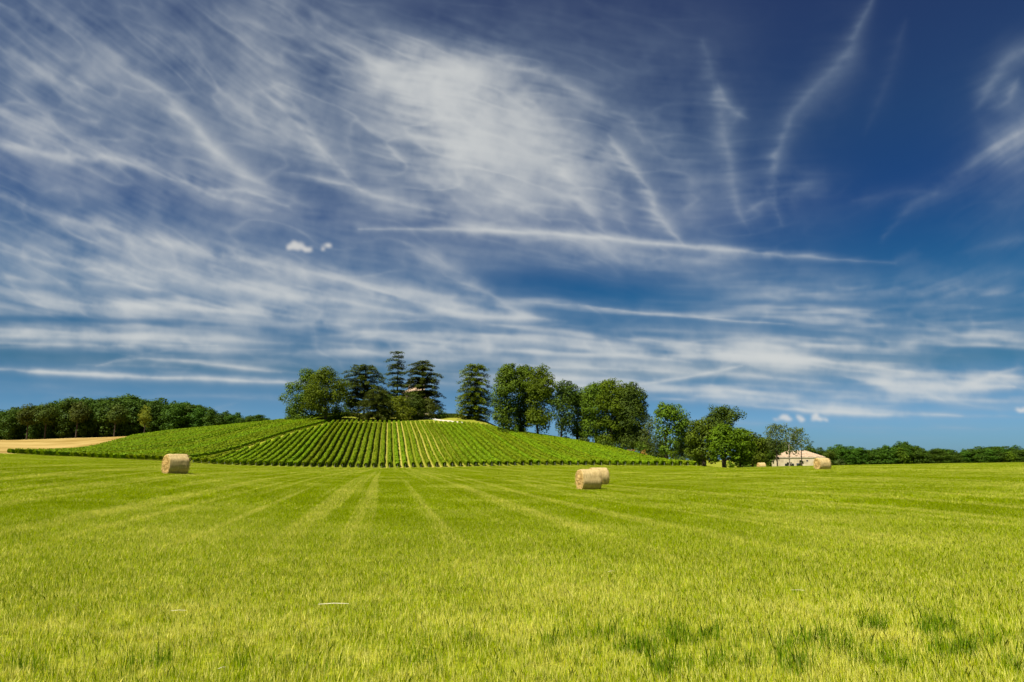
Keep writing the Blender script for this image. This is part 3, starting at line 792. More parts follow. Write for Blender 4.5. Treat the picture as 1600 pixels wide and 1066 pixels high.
# ---- cedars, house and broadleaved trees on the hilltop
pxtree('broadleaf_tree', 470, 276, [(658,452,495),(640,445,500),(620,436,498),(606,441,498),(597,466,497),(580,470,495),(577,478,492)], M['leaf'],
       'broad green tree at the left end of the hilltop grove, leaning out over the vines', seed=21, nclump=75, trunk_r=.4, cr=.085)
pxtree('broadleaf_tree', 506, 264, [(648,497,520),(636,478,532),(622,473,543),(605,478,541),(592,490,536),(583,499,527),(578,506,520)], M['leaf_bright'],
       'bright green round-crowned tree with a short trunk at the top left corner of the vines', seed=22, nclump=78, trunk_r=.6, cr=.10)
cedar(566, 285, [(636,545,590),(618,535,597),(600,532,600),(588,540,598),(578,545,586),(571,556,578)], M['needle'],
      'wide grey-green cedar with a rounded flat crown, left of the slim spire cedar', seed=23, tiers=11, pads=11, droop=.05, leaf=.42, fill=.3, per=1.5, thick=.45)
cedar(588, 268, [(651,560,612),(640,559,613),(628,560,612),(617,566,606),(611,575,600)], M['needle'],
      'low dark spreading conifer below the wide grey-green cedar', seed=24, tiers=7, pads=12, droop=.22, leaf=.42, fill=.3, per=1.5, thick=.5)
cedar(618, 283, [(640,604,634),(625,602,640),(607,603,643),(596,612,626),(588,598,630),(578,604,630),(568,605,627),(560,610,626),(552,611,628),(548,613,624)], M['needle'],
      'slim spire cedar, tallest on the hilltop, with gaps between its tiers', seed=25, tiers=14, pads=9, droop=.14, leaf=.38, fill=.3, trunk_r=.42, thick=.4, per=1.5)
cedar(658, 284, [(640,636,688),(628,640,690),(615,636,686),(600,634,684),(590,632,688),(580,637,678),(570,646,672),(564,651,667)], M['needle'],
      'broad tiered cedar in front of the hilltop house, right of the spire cedar', seed=26, tiers=12, pads=13, droop=.08, leaf=.42, fill=.2, trunk_r=.5, per=1.6, thick=.42)
cedar(741, 279, [(654,722,762),(640,715,766),(625,716,768),(608,717,765),(592,722,762),(580,723,760),(573,726,758),(568,730,752)], M['needle_green'],
      'dense dark cedar standing alone at the right edge of the hilltop lawn', seed=27, tiers=12, pads=12, droop=.20, leaf=.42, fill=.25, trunk_r=.5, per=1.5, thick=.5)

def shrub(u, y, vt, wpx, mat, label, seed, name='shrub', cat='shrub', group=None, per=1.1, leaf=.34):
    g = on(u, y); H = max(.6, at(u, vt, y).z - g.z); w = wpx/2*y/FH
    return broadleaf(name, g, H, [(0.02, -w*.7, w*.7), (.4, -w, w), (.75, -w*.8, w*.8), (1, -w*.35, w*.35)], mat, label, cat, group, seed=seed,
                     nclump=max(10, int(w*5)), leaf=leaf, trunk_r=.08, per=per, cr=.22, hollow=.1)
shrub(603, 272, 617, 32, M['leaf_dark'], 'dark shrub left of the cedar spire, at the foot of the hilltop grove', 31)
shrub(624, 270, 619, 36, M['needle_green'], 'spreading yellow-green bush below the slim spire cedar', 32)
shrub(645, 275, 613, 36, M['leaf_dark'], 'dark bush in front of the hilltop house, above the start of the pale wall', 33)
shrub(668, 277, 624, 34, M['needle'], 'dark low bush under the broad tiered cedar', 34)
shrub(596, 290, 610, 30, M['leaf_sparse'], 'brownish green small tree behind the gap between wide cedar and spire cedar', 35, leaf=.3)
shrub(684, 279, 636, 20, M['leaf_dark'], 'dark bush joining the left end of the clipped hedge', 36)
shrub(528, 275, 634, 34, M['leaf'], 'green bush between the bright round tree and the low spreading conifer', 37)
shrub(548, 284, 622, 34, M['leaf_dark'], 'dark bush under the left side of the wide grey-green cedar', 38)
shrub(455, 282, 634, 34, M['leaf'], 'leafy bush under the leftmost tree of the hilltop grove', 39)

# clipped hedge on the lawn
def hedge():
    a, b = on(686, 283), on(714, 279); rs = np.random.RandomState(8)
    root = empty('clipped_hedge', a); tag(root, 'clipped box-shaped dark hedge on the lawn between the two big cedars', 'hedge')
    n = 5200; t = rs.rand(n); side = rs.randint(0, 3, n)
    h = 1.55; w = .7
    px = np.where(side == 0, rs.uniform(-w, w, n), np.where(side == 1, -w, w)) + rs.normal(size=n)*.05
    pz = np.where(side == 0, h, rs.rand(n)*h) + rs.normal(size=n)*.05
    d = (b-a); dn = Vector((d.x, d.y, 0)).normalized(); nx = Vector((-dn.y, dn.x, 0))
    gzz = terrain(a.x + d.x*t, a.y + d.y*t) - a.z
    C_ = np.stack([d.x*t + nx.x*px, d.y*t + nx.y*px, gzz + pz], 1)
    nn = np.where((side == 0)[:, None], np.array([[0, 0, 1.0]]), np.array([[nx.x, nx.y, .1]])*np.sign(px)[:, None]) + rs.normal(size=(n, 3))*.35
    quads_obj('foliage', leaf_quads(C_, nn, np.full(n, .26), rs, .8), n, M['leaf_dark'], root, attr={'rnd': np.repeat(rs.rand(n), 4)})
    k = 6
    for i in range(k+1):
        mb = MB(); t_ = i/k; x, y = d.x*t_, d.y*t_
        mb.tube([(x, y, gz(a.x+x, a.y+y)-a.z-.3), (x, y, gz(a.x+x, a.y+y)-a.z+h*.8)], [.08, .04], 5)
        mb.build('stem', M['bark'], root)
hedge()

# ---- buildings
def hip_house(name, loc, rz, L, Wd, hw, hr, label, windows, doors, overhang=.5, chimney=None, quoins=True, roofbase=0.0):
    root = empty(name, loc, rz); tag(root, label, 'house')
    w = MB(); w.box(-L/2, L/2, -Wd/2, Wd/2, -1.0, hw); w.build('wall', M['render_wall'], root)
    c = MB(); c.box(-L/2-.15, L/2+.15, -Wd/2-.15, Wd/2+.15, hw+.003, hw+.25); c.build('cornice', M['quoin'], root)
    o = overhang; e = hw+.254; rd = Wd/2+o
    r = MB(); A = [(-L/2-o, -Wd/2-o, e), (L/2+o, -Wd/2-o, e), (L/2+o, Wd/2+o, e), (-L/2-o, Wd/2+o, e)]
    B = [(p[0], p[1], p[2]+.12) for p in A]; T = [(-L/2-o+rd, 0, e+.12+hr), (L/2+o-rd, 0, e+.12+hr)]
    r.add(A+B+T, [(3,2,1,0), (0,1,5,4), (1,2,6,5), (2,3,7,6), (3,0,4,7), (4,5,9,8), (5,6,9), (6,7,8,9), (7,4,8)])
    roof = r.build('roof', M['roof'], root)
    if chimney:
        for cx in chimney:
            m = MB(); m.box(cx-.35, cx+.35, -.3, .3, e+hr*.55, e+hr+.9); m.box(cx-.42, cx+.42, -.37, .37, e+hr+.903, e+hr+1.02); m.build('chimney', M['quoin'], roof)
    for (x, z, ww, wh, sh) in windows:
        f = MB(); y0 = -Wd/2
        for (x0, x1, z0, z1) in ((x-ww/2-.1, x-ww/2, z-.1, z+wh+.1), (x+ww/2, x+ww/2+.1, z-.1, z+wh+.1), (x-ww/2, x+ww/2, z-.1, z), (x-ww/2, x+ww/2, z+wh, z+wh+.1)):
            f.box(x0, x1, y0-.05, y0-.003, z0, z1)
        fr = f.build('window', M['quoin'], root)
        p = MB(); p.box(x-ww/2, x+ww/2, y0-.012, y0-.004, z, z+wh); p.build('pane', M['glass'], fr)
        if sh:
            for s in (-1, 1):
                m = MB(); xa = x + s*(ww/2+.12+ww/4); m.box(xa-ww/4, xa+ww/4, y0-.09, y0-.053, z-.05, z+wh+.05); m.build('shutter', M['shutter'], fr)
    for (x, ww, wh) in doors:
        d = MB(); d.box(x-ww/2, x+ww/2, -Wd/2-.04, -Wd/2-.004, 0, wh); dr = d.build('door', M['shutter'], root)
        h = MB(); h.box(x+ww/2-.15, x+ww/2-.09, -Wd/2-.09, -Wd/2-.042, wh*.45, wh*.5); h.build('handle', M['quoin'], dr)
    return root
# farmhouse on the right
fy = 222.0
fl, fr_ = at(1221, 730, fy), at(1291, 730, fy)
fz = gz((fl.x+fr_.x)/2, fy)
eave = at(1250, 714.5, fy).z; ridge = at(1250, 707, fy).z
fL = (fr_.x-fl.x); 
hip_house('farmhouse', ((fl.x+fr_.x)/2, fy+4.5, fz), math.radians(-6), fL*.99, 9.0, eave-fz-.25, ridge-eave+.55,
          'pale stone farmhouse with a low hipped tile roof beyond the field, half behind trees',
          [(-4.9, .9, .9, 1.1, False), (-2.9, .9, .8, 1.1, False), (1.6, 2.6, .5, .55, False), (1.5, .5, .5, .7, False), (-.3, 2.6, .5, .5, False), (4.6, 2.5, .5, .55, False)],
          [(-1.2, 1.1, 2.1)], .18)
# house on the hilltop
hy = 298.0
hl, hr2 = at(627, 640, hy), at(668, 640, hy)
hz = gz((hl.x+hr2.x)/2, hy)
heave = at(640, 614, hy).z; hridge = at(640, 604, hy).z
hip_house('country_house', ((hl.x+hr2.x)/2, hy+5, hz), math.radians(4), (hr2.x-hl.x), 9.5, heave-hz-.3, hridge-heave+.6,
          'pale country house with an orange tile roof hidden among the hilltop cedars',
          [(x, z, .95, 1.5, True) for z in (.9, 4.2) for x in (-4.6, -2.2, 2.2, 4.6)] , [(0, 1.2, 2.4)], .5, chimney=(-3.2, 3.4))

# pale wall beside the drive, running down from the house along the top of the vines
def low_wall():
    pts = [on(638, 290), on(650, 284), on(668, 277), on(690, 270), on(710, 265), on(726, 262)]
    root = pts[0]
    mb = MB(); path = []
    for k in range(len(pts)-1):
        for j in range(6): path.append(pts[k].lerp(pts[k+1], j/6))
    path.append(pts[-1]); vs = []
    for i, p in enumerate(path):
        d = path[min(i+1, len(path)-1)] - path[max(i-1, 0)]; d.z = 0; d.normalize(); n = Vector((-d.y, d.x, 0))*.16
        z = gz(p.x, p.y); b = Vector((p.x, p.y, z))
        h = .42 + .03*math.sin(i*2.1)
        for q in (b-n+Vector((0,0,-.3)), b-n+Vector((0,0,h)), b+n+Vector((0,0,h)), b+n+Vector((0,0,-.3))): vs.append(q-root)
    fs = [(3,2,1,0)]
    for i in range(len(path)-1):
        for k in range(4):
            a, b = i*4+k, i*4+(k+1)%4; fs.append((a, b, b+4, a+4))
    e = (len(path)-1)*4; fs.append((e, e+1, e+2, e+3))
    o = mesh_obj('stone_wall', vs, fs, M['stone_wall']); o.location = root
    tag(o, 'low pale stone wall sloping down from the house along the top of the vines', 'wall')
    p = on(679, 264.5); mb = MB(); mb.box(-.16, .16, -.16, .16, -.3, 1.25); mb.box(-.22, .22, -.22, .22, 1.253, 1.36)
    mb.add([(-.16,-.16,1.363),(.16,-.16,1.363),(.16,.16,1.363),(-.16,.16,1.363),(0,0,1.6)], [(0,1,4),(1,2,4),(2,3,4),(3,0,4),(3,2,1,0)])
    o = mb.build('gate_post', M['white_paint']); o.location = p; tag(o, 'small white post standing on the lawn beside the low pale wall', 'post')
low_wall()
# pale lane on the right shoulder of the hill
def lane():
    ctr = [(995, 222), (1020, 214), (1045, 206), (1070, 198), (1095, 190), (1130, 184)]
    vs, fs = [], []
    P = [on(u, y) for u, y in ctr]; path = []
    for k in range(len(P)-1):
        for j in range(8): path.append(P[k].lerp(P[k+1], j/8))
    for i, p in enumerate(path):
        d = path[min(i+1, len(path)-1)] - path[max(i-1, 0)]; d.z = 0; d.normalize(); n = Vector((-d.y, d.x, 0))*1.3
        for s in (-1, 0, 1):
            q = p + n*s; vs.append((q.x, q.y, gz(q.x, q.y)+.05))
    for i in range(len(path)-1):
        for k in (0, 1): a = i*3+k; fs.append((a, a+1, a+4, a+3))
    tag(mesh_obj('road', vs, fs, M['gravel']), kind='structure')
lane()
_ones = 'zeroth first second third fourth fifth sixth seventh eighth ninth tenth eleventh twelfth thirteenth fourteenth fifteenth sixteenth seventeenth eighteenth nineteenth'.split()
_tens = ['', '', 'twenty', 'thirty', 'forty', 'fifty', 'sixty', 'seventy', 'eighty', 'ninety']
def nth(n):
    if n < 20: return _ones[n]
    if n % 10 == 0: return _tens[n//10][:-1] + 'ieth'
    return _tens[n//10] + '-' + _ones[n % 10]
# ------------------------------------------------------------------ trees down the right shoulder
T = pxtree
T('broadleaf_tree', 791, 240, [(672,783,806),(655,774,810),(640,773,814),(620,771,816),(600,774,812),(590,776,808),(580,782,806),(568,786,800)], M['leaf'],
  'tall green tree just right of the lone cedar, narrow at its top', seed=41, nclump=95, cr=.075, trunk_r=.45)
T('broadleaf_tree', 815, 246, [(672,806,828),(650,800,832),(625,800,836),(600,800,838),(585,806,834),(572,812,830)], M['leaf'],
  'tall middle tree of the three right of the lone cedar, dark trunk under its crown', seed=42, nclump=80, cr=.075, trunk_r=.5)
T('broadleaf_tree', 841, 240, [(672,826,858),(655,824,860),(630,824,860),(610,824,864),(595,828,863),(580,834,858),(570,838,852)], M['leaf_bright'],
  'tall right-hand tree of the three past the lone cedar, with sky below its crown', seed=43, nclump=80, cr=.075, trunk_r=.42)
T('broadleaf_tree', 877, 238, [(676,866,896),(655,860,902),(635,860,904),(615,864,903),(603,868,898),(594,874,886)], M['leaf_dark'],
  'dark green tree on a thin trunk with sky at its foot, in the hillside gap', seed=44, nclump=66, cr=.085, trunk_r=.3)
T('broadleaf_tree', 903, 242, [(684,893,918),(665,890,925),(645,892,926),(625,896,925),(612,900,920)], M['leaf'],
  'forked-trunk tree lower than its neighbours, left of the biggest dome of crowns', seed=45, nclump=60, cr=.09, trunk_r=.5)
T('broadleaf_tree', 932, 236, [(690,915,950),(670,906,955),(650,905,958),(630,905,958),(615,908,955),(603,916,948),(599,925,940)], M['leaf'],
  'wide green tree forming the left flank of the biggest dome of crowns', seed=46, nclump=80, cr=.085, trunk_r=.45)
T('broadleaf_tree', 955, 232, [(696,938,975),(670,932,980),(645,932,982),(620,936,980),(605,940,972),(595,945,962)], M['leaf_bright'],
  'yellow-green tree at the peak of the biggest dome of crowns', seed=47, nclump=90, cr=.075, trunk_r=.45)
T('broadleaf_tree', 990, 230, [(700,968,1008),(680,966,1012),(655,966,1014),(635,968,1010),(615,974,1006),(602,980,998),(598,984,992)], M['leaf_dark'],
  'large dark tree forming the right flank of the biggest dome of crowns', seed=48, nclump=90, cr=.08, trunk_r=.45)
T('broadleaf_tree', 972, 245, [(690,958,990),(660,955,995),(630,958,990),(605,965,985),(599,970,980)], M['leaf'],
  'green tree set back behind the peak of the biggest dome of crowns', seed=49, nclump=60, cr=.085)
T('slender_tree', 1013, 222, [(700,1000,1026),(680,1002,1027),(662,1006,1026),(650,1012,1024)], M['leaf_sparse'],
  'thin see-through tree in the gap right of the biggest dome of crowns', seed=50, nclump=26, cr=.11, leaf=.32, per=.6, trunk_r=.16)
T('broadleaf_tree', 1042, 205, [(708,1034,1056),(685,1030,1064),(665,1028,1074),(650,1026,1072),(640,1029,1062),(633,1034,1050)], M['leaf'],
  'freestanding tree with a warm green top and dark stem, beside the round bush', seed=51, nclump=66, cr=.09, trunk_r=.5)
T('broadleaf_tree', 1066, 212, [(710,1056,1078),(690,1054,1080),(670,1056,1080),(658,1062,1076)], M['leaf_sparse'],
  'lower loose-leaved tree leaning right of the warm green topped tree', seed=52, nclump=34, cr=.11, per=.8, trunk_r=.25)
T('broadleaf_tree', 1130, 215, [(690,1112,1150),(670,1108,1153),(655,1108,1154),(645,1112,1150),(637,1120,1142)], M['leaf_dark'],
  'tall dark tree whose round open top rises above the bright trees beside the lane', seed=53, nclump=60, cr=.09, trunk_r=.45, leaf=.36)
T('broadleaf_tree', 1100, 185, [(720,1082,1118),(700,1074,1124),(682,1074,1122),(668,1080,1115),(656,1088,1106)], M['leaf'],
  'broad green tree with dark hollows, left of the pair at the foot of the vines', seed=54, nclump=80, cr=.10, trunk_r=.5)
T('broadleaf_tree', 1131, 180, [(718,1112,1152),(700,1108,1156),(685,1110,1154),(672,1116,1146),(664,1124,1138)], M['leaf_bright'],
  'bushy bright tree with a dark base where the vines end at the hay field', seed=55, nclump=80, cr=.105, trunk_r=.55)
T('broadleaf_tree', 1156, 182, [(722,1140,1172),(705,1136,1178),(690,1138,1178),(678,1143,1168),(668,1150,1162)], M['leaf_bright'],
  'light green tree with thin trunks at the field edge, left of the small far bale', seed=56, nclump=66, cr=.105, trunk_r=.22)
T('broadleaf_tree', 1175, 195, [(722,1158,1192),(705,1158,1196),(690,1160,1194),(680,1166,1184),(675,1170,1178)], M['leaf'],
  'mid green tree with an arching top directly left of the half hidden bale', seed=57, nclump=54, cr=.11, trunk_r=.25)
T('broadleaf_tree', 1197, 215, [(722,1180,1216),(705,1182,1214),(692,1184,1210),(684,1188,1200)], M['leaf_dark'],
  'dark dense tree filling the space left of the farmhouse', seed=58, nclump=54, cr=.12, trunk_r=.3)
T('birch_tree', 1214, 205, [(708,1204,1222),(700,1199,1231),(690,1196,1232),(676,1196,1230),(668,1200,1226),(662,1208,1220)], M['leaf_sparse'],
  'loose-crowned tree at the left end of the farmhouse', seed=59, nclump=40, cr=.075, leaf=.32, per=.6, trunk_r=.2)
T('birch_tree', 1233, 200, [(707,1226,1240),(702,1225,1246),(690,1224,1258),(675,1228,1258),(668,1232,1252)], M['leaf_sparse'],
  'see-through tree with a pale slender trunk before the farmhouse front', seed=60, nclump=34, cr=.07, leaf=.3, per=.5, trunk_r=.17, bark=M['bark_pale'])
T('birch_tree', 1252, 208, [(709,1240,1260),(702,1238,1266),(690,1236,1266),(680,1238,1262),(670,1242,1256)], M['leaf_sparse'],
  'airy grey-green tree overhanging the middle of the farmhouse roof', seed=61, nclump=34, cr=.07, leaf=.3, per=.5, trunk_r=.16)
# bushes there
SH = [(1003, 214, 690, 30, 'leaf', 'leafy green bush right of the biggest dome of crowns'),
      (1024, 212, 678, 34, 'leaf_dark', 'dark bush filling the gap before the warm green topped tree'),
      (985, 212, 701, 16, 'flower', 'bush with yellow and orange flowers, left of its twin under the hillside trees'),
      (1007, 208, 703, 14, 'flower', 'small yellow flowering bush right of its twin, at the top of the lane'),
      (1053, 199, 705, 20, 'leaf_bright', 'round green bush beside the pale lane'),
      (1072, 196, 708, 22, 'leaf_sparse', 'pale bush between the round bush and the broad green tree'),
      (1090, 188, 716, 30, 'leaf_bright', 'low light green bush in front of the left broad tree at the vine edge'),
      (1141, 176, 720, 14, 'leaf_bright', 'small light bush at the dark base of the bushy bright tree'),
      (1187, 208, 700, 30, 'leaf', 'green bush behind the half hidden bale'),
      (1233, 209, 722, 12, 'leaf_dark', 'dark bush at the farmhouse wall left of the door'),
      (1252, 210, 720, 11, 'leaf_dark', 'round dark shrub at the farmhouse wall under the airy tree'),
      (1296, 236, 705, 26, 'leaf_dark', 'dark tall bush behind the right end of the farmhouse'),
      (790, 232, 668, 20, 'leaf_bright', 'light bush at the foot of the tall tree nearest the lone cedar'),
      (808, 236, 668, 14, 'leaf', 'small bush between the trunks of the tall hillside trees'),
      (822, 236, 670, 16, 'leaf_bright', 'pale bush under the middle tall hillside tree'),
      (912, 232, 684, 24, 'leaf', 'bush at the foot of the forked-trunk tree'),
      (885, 240, 682, 16, 'leaf_sparse', 'small loose bush right of the thin trunk in the hillside gap'),
      (950, 226, 690, 34, 'leaf_dark', 'dark bush beneath the biggest dome of crowns'),
      (1476, 400, 718, 22, 'leaf_yellow', 'pale yellow-green bush at the foot of the far right wood'),
      (1312, 398, 718, 18, 'leaf_sparse', 'brownish bush at the near left end of the far right wood')]
for k, (u, y, vt, w, mt, lb_) in enumerate(SH):
    shrub(u, y, vt, w, M[mt], lb_, 100+k)
# green mounds of cut grass behind the field edge
# ------------------------------------------------------------------ woods: every tree its own object, copied from a few builds
def wood_proto(kind, seed):
    H = 16.0
    if kind == 'pine':
        sl_ = [(.45, -2.2, 2.2), (.62, -4.0, 3.8), (.8, -4.4, 4.3), (.93, -3.0, 3.2), (1, -1.4, 1.2)]
        return broadleaf('pine_tree', (0, 0, 0), H, sl_, M['pine_needle'], 'x', seed=seed, nclump=34, leaf=.5, cr=.10, per=1.0, trunk_r=.3)
    if kind == 'yellow':
        sl_ = [(.25, -2.0, 2.0), (.5, -3.0, 3.0), (.8, -3.2, 3.3), (1, -1.2, 1.4)]
        return broadleaf('broadleaf_tree', (0, 0, 0), H, sl_, M['leaf_yellow'], 'x', seed=seed, nclump=30, leaf=.5, cr=.11, per=.7, trunk_r=.3)
    w = {'a': 3.6, 'b': 4.3, 'c': 3.0, 'd': 4.8}[kind]
    sl_ = {'a': [(.02, -.8*w, .8*w), (.3, -w, w), (.6, -w, w*.95), (.85, -.7*w, .7*w), (1, -.3*w, .25*w)],
           'b': [(.02, -.8*w, .8*w), (.35, -w, w), (.65, -.95*w, w), (.88, -.75*w, .6*w), (1, -.2*w, .4*w)],
           'c': [(.05, -.6*w, .6*w), (.25, -w, w), (.55, -.9*w, .9*w), (.8, -.6*w, .65*w), (1, -.2*w, .2*w)],
           'd': [(.02, -.8*w, .8*w), (.4, -w, .95*w), (.7, -w, w), (.9, -.7*w, .75*w), (1, -.4*w, .2*w)]}[kind]
    return broadleaf('broadleaf_tree', (0, 0, 0), H, sl_, M['leaf_far' if kind != 'c' else 'leaf'], 'x', seed=seed, nclump=52, leaf=.55, cr=.115, per=1.0, trunk_r=.3)
protos = {k: wood_proto(k, 200+i) for i, k in enumerate(['a', 'b', 'c', 'd', 'pine', 'yellow'])}
used = set()
def plant(kind, x, y, h, label, group, rz=None, sx=1.0):
    p = protos[kind]
    if kind not in used: o = p; used.add(kind)
    else: o = copy_tree(p)
    o.location = (x, y, gz(x, y)); s = h/16.0
    o.scale = (s*sx, s*sx, s); o.rotation_euler = (0, 0, R.random()*6.28 if rz is None else rz)
    for k in ('group', 'label', 'category'):
        if k in o: del o[k]
    tag(o, label, 'tree', group)
    return o
def top_h(u, y, v):
    g = on(u, y); return at(u, v, y).z - g.z
# left wood: skyline rows
LS = [(-260,640),(-60,640),(0,640),(30,636),(50,634),(75,629),(100,625),(130,623),(155,622),(185,619),(205,622),(228,626),(242,623),(262,628),(290,631),(318,632),(330,641),(352,644),(378,648),(405,652)]
LU = [a for a, b in LS]; LV = [b for a, b in LS]
GL = 'trees of the left wood'
front_done = 0
for row_, (dy, stepu) in enumerate([(0, 17), (14, 19), (30, 22)]):
    u = -110 + row_*7; cnt_w = 0
    while u < 412:
        y = 318 + dy + R.uniform(-4, 4) + (8 if u > 200 else 0)
        kind = R.choice('abdabdc')
        v = float(np.interp(u, LU, LV)) + R.uniform(-3, 4) + (3 if row_ == 0 else 0)
        h = top_h(u, y, v)
        if u > 395: h *= .85
        cnt_w += 1
        lab = ('dark green tree in the front rank of the left wood, %s from the left', 'dark treetop in the second rank of the left wood, %s from the left',
               'dark treetop in the rear rank of the left wood, %s from the left')[row_] % nth(cnt_w)
        if 30 < u < 50 and row_ == 0: pass
        else: plant(kind, *on(u, y)[:2], max(5, h), lab, GL, sx=R.uniform(1.05, 1.4)*max(1, min(2.0, 11/max(h, 5))))
        u += stepu*R.uniform(.8, 1.2)
o = plant('pine', *on(38, 309)[:2], top_h(38, 309, 632), 'pine with a rounded olive crown on a bare trunk, leftmost pine in the wood', None)
for u, v, lb_ in [(66, 630, 'olive-topped pine second from the left in the wood behind the stubble'),
                  (115, 628, 'olive pine with a pale leaning trunk near the middle of the stubble edge'), (175, 632, 'brownish olive pine before the highest part of the left wood')]:
    plant('pine', *on(u, 310)[:2], top_h(u, 310, v), lb_, None)
plant('yellow', *on(222, 312)[:2], top_h(222, 312, 634), 'yellow-topped tree standing out from the dark left wood', None)
# right wood
RSK = [(1270,716),(1295,703),(1310,700),(1335,702),(1350,706),(1365,703),(1382,699),(1395,703),(1412,693),(1425,695),(1440,706),(1455,706),(1465,704),(1483,707),(1495,709),(1508,705),(1530,704),(1538,701),(1550,703),(1562,701),(1585,701),(1600,703),(1900,700)]
RU = [a for a, b in RSK]; RV = [b for a, b in RSK]
GR = 'trees of the far right wood'
for row_, (dy, stepu) in enumerate([(0, 11), (16, 13)]):
    u = 1296 + row_*5; cnt_w = 0
    while u < 1690:
        y = 402 + dy + R.uniform(-5, 5)
        v = float(np.interp(u, RU, RV)) + R.uniform(-1.5, 2.5) + (1.5 if row_ == 0 else 0)
        if abs(u-1445) < 5: u += 5; continue
        cnt_w += 1
        plant(R.choice('abdabdc'), *on(u, y)[:2], top_h(u, y, v-3+R.uniform(-3, 2)), ('small dark tree in the front rank of the far right wood, %s from the farmhouse', 'small dark treetop in the rear rank of the far right wood, %s from the farmhouse')[row_] % nth(cnt_w), GR, sx=R.uniform(1.5, 2.1))
        u += stepu*R.uniform(.8, 1.2)
plant('b', *on(1416, 398)[:2], top_h(1416, 398, 690), 'tree rising highest above the far right wood', None, sx=.9)
# trees behind the right-hand groves
for (u, y, v, lb_) in [(1010, 262, 684, 'far dark tree seen low in the gap right of the biggest dome of crowns'), (1085, 250, 672, 'dark tree behind the pale bush and the broad green tree'),
                      (1180, 250, 682, 'dark tree set back behind the arching tree left of the farmhouse'), (1160, 255, 684, 'dark tree deep behind the light green two-trunked tree'),
                      (1265, 250, 694, 'dark tree behind the farmhouse roof, right of the airy tree'), (1282, 262, 699, 'lower dark tree behind the right half of the farmhouse roof'),
                      (1228, 252, 690, 'dark tree behind the left half of the farmhouse roof'), (1203, 258, 686, 'dark tree behind the left corner of the farmhouse'),
                      (1060, 255, 690, 'dark distant tree behind the lower loose-leaved tree'), (1035, 258, 688, 'dark distant tree behind the warm green topped tree')]:
    plant(R.choice('abd'), *on(u, y)[:2], top_h(u, y, v), lb_, None, sx=1.2)

# ------------------------------------------------------------------ vines
def vine_row(p0, p1, label, group, seed, hgt=1.12, wid=.38, post0=True, cat='vine row', name='vine_row', dens=1.0):
    rs = np.random.RandomState(seed)
    L = math.dist(p0, p1)
    if L < 3: return
    dx, dy = (p1[0]-p0[0])/L, (p1[1]-p0[1])/L; nx, ny = -dy, dx
    z0 = gz(*p0)
    root = empty(name, (p0[0], p0[1], z0)); tag(root, label, cat, group)
    # leafy body
    n = int(L/.5)+1; t = np.linspace(0, L, n); cx = p0[0]+dx*t; cy = p0[1]+dy*t; gzz = terrain(cx, cy)
    wob = np.interp(t, np.arange(0, L+4, 3.1), rs.normal(size=len(np.arange(0, L+4, 3.1)))*.05)
    hh = hgt*(1 + rs.normal(size=n)*.07) ; ww = wid*(1+rs.normal(size=n)*.14)
    prof_ = [(-.7, .2), (-1.0, .55), (-.85, .90), (-.2, 1.0), (.35, 1.0), (.9, .88), (1.0, .55), (.7, .2)]
    m = len(prof_); P = np.zeros((n, m, 3))
    for k, (a, b) in enumerate(prof_):
        off = a*ww + wob + rs.normal(size=n)*.04
        P[:, k, 0] = cx + nx*off; P[:, k, 1] = cy + ny*off; P[:, k, 2] = gzz + b*hh + rs.normal(size=n)*.04
    P -= np.array([p0[0], p0[1], z0])
    V = P.reshape(-1, 3); idx = np.arange(n*m).reshape(n, m)
    F = np.stack([idx[:-1], np.roll(idx, -1, 1)[:-1], np.roll(idx, -1, 1)[1:], idx[1:]], -1).reshape(-1, 4)
    VQ = V[F.ravel()]; r1 = np.repeat(rs.rand(len(F)), 4)
    # loose leaves and shoots
    q = int(L*9*dens); tt = rs.rand(q)*L; a = rs.uniform(-1, 1, q); top = rs.rand(q) < .5
    off = np.where(top, a*wid, np.sign(a)*wid*(1+.18*rs.rand(q))); hz_ = np.where(top, hgt*(.97+.16*rs.rand(q)), hgt*(.35+.6*rs.rand(q)))
    X = p0[0]+dx*tt+nx*off; Y = p0[1]+dy*tt+ny*off; Z = terrain(X, Y)+hz_
    Cn = np.stack([X-p0[0], Y-p0[1], Z-z0], 1)
    nn = rs.normal(size=(q, 3))*.6; nn[:, 2] += np.where(top, .9, .1); nn[:, 0] += nx*np.sign(a)*np.where(top, .2, .8); nn[:, 1] += ny*np.sign(a)*np.where(top, .2, .8)
    LQ = leaf_quads(Cn, nn, np.full(q, .27), rs, .9)
    quads_obj('foliage', np.concatenate([VQ, LQ]), len(F)+q, M['vine'], root, attr={'rnd': np.concatenate([r1, np.repeat(rs.rand(q), 4)])})
    # stocks, all along the row
    k = int(L/1.1); tt = (np.arange(k)+.5)*1.1; X = p0[0]+dx*tt; Y = p0[1]+dy*tt; Z = terrain(X, Y)
    VV = []
    for (ax, ay) in ((.035, 0), (0, .035)):
        q4 = np.stack([np.stack([X-ax, Y-ay, Z-.05], 1), np.stack([X+ax, Y+ay, Z-.05], 1), np.stack([X+ax, Y+ay, Z+.55], 1), np.stack([X-ax, Y-ay, Z+.55], 1)], 1)
        VV.append(q4.reshape(-1, 3))
    VV = np.concatenate(VV) - np.array([p0[0], p0[1], z0])
    o = quads_obj('vine_stocks', VV, 2*k, M['bark'], root, attr={'rnd': np.zeros(len(VV))}); o['kind'] = 'stuff'
    if post0:
        b = MB(); b.tube([(-dx*.12, -dy*.12, -.1), (-dx*.2, -dy*.2, .7)], [.022, .02], 5); b.build('end_post', M['post'], root)
    return root
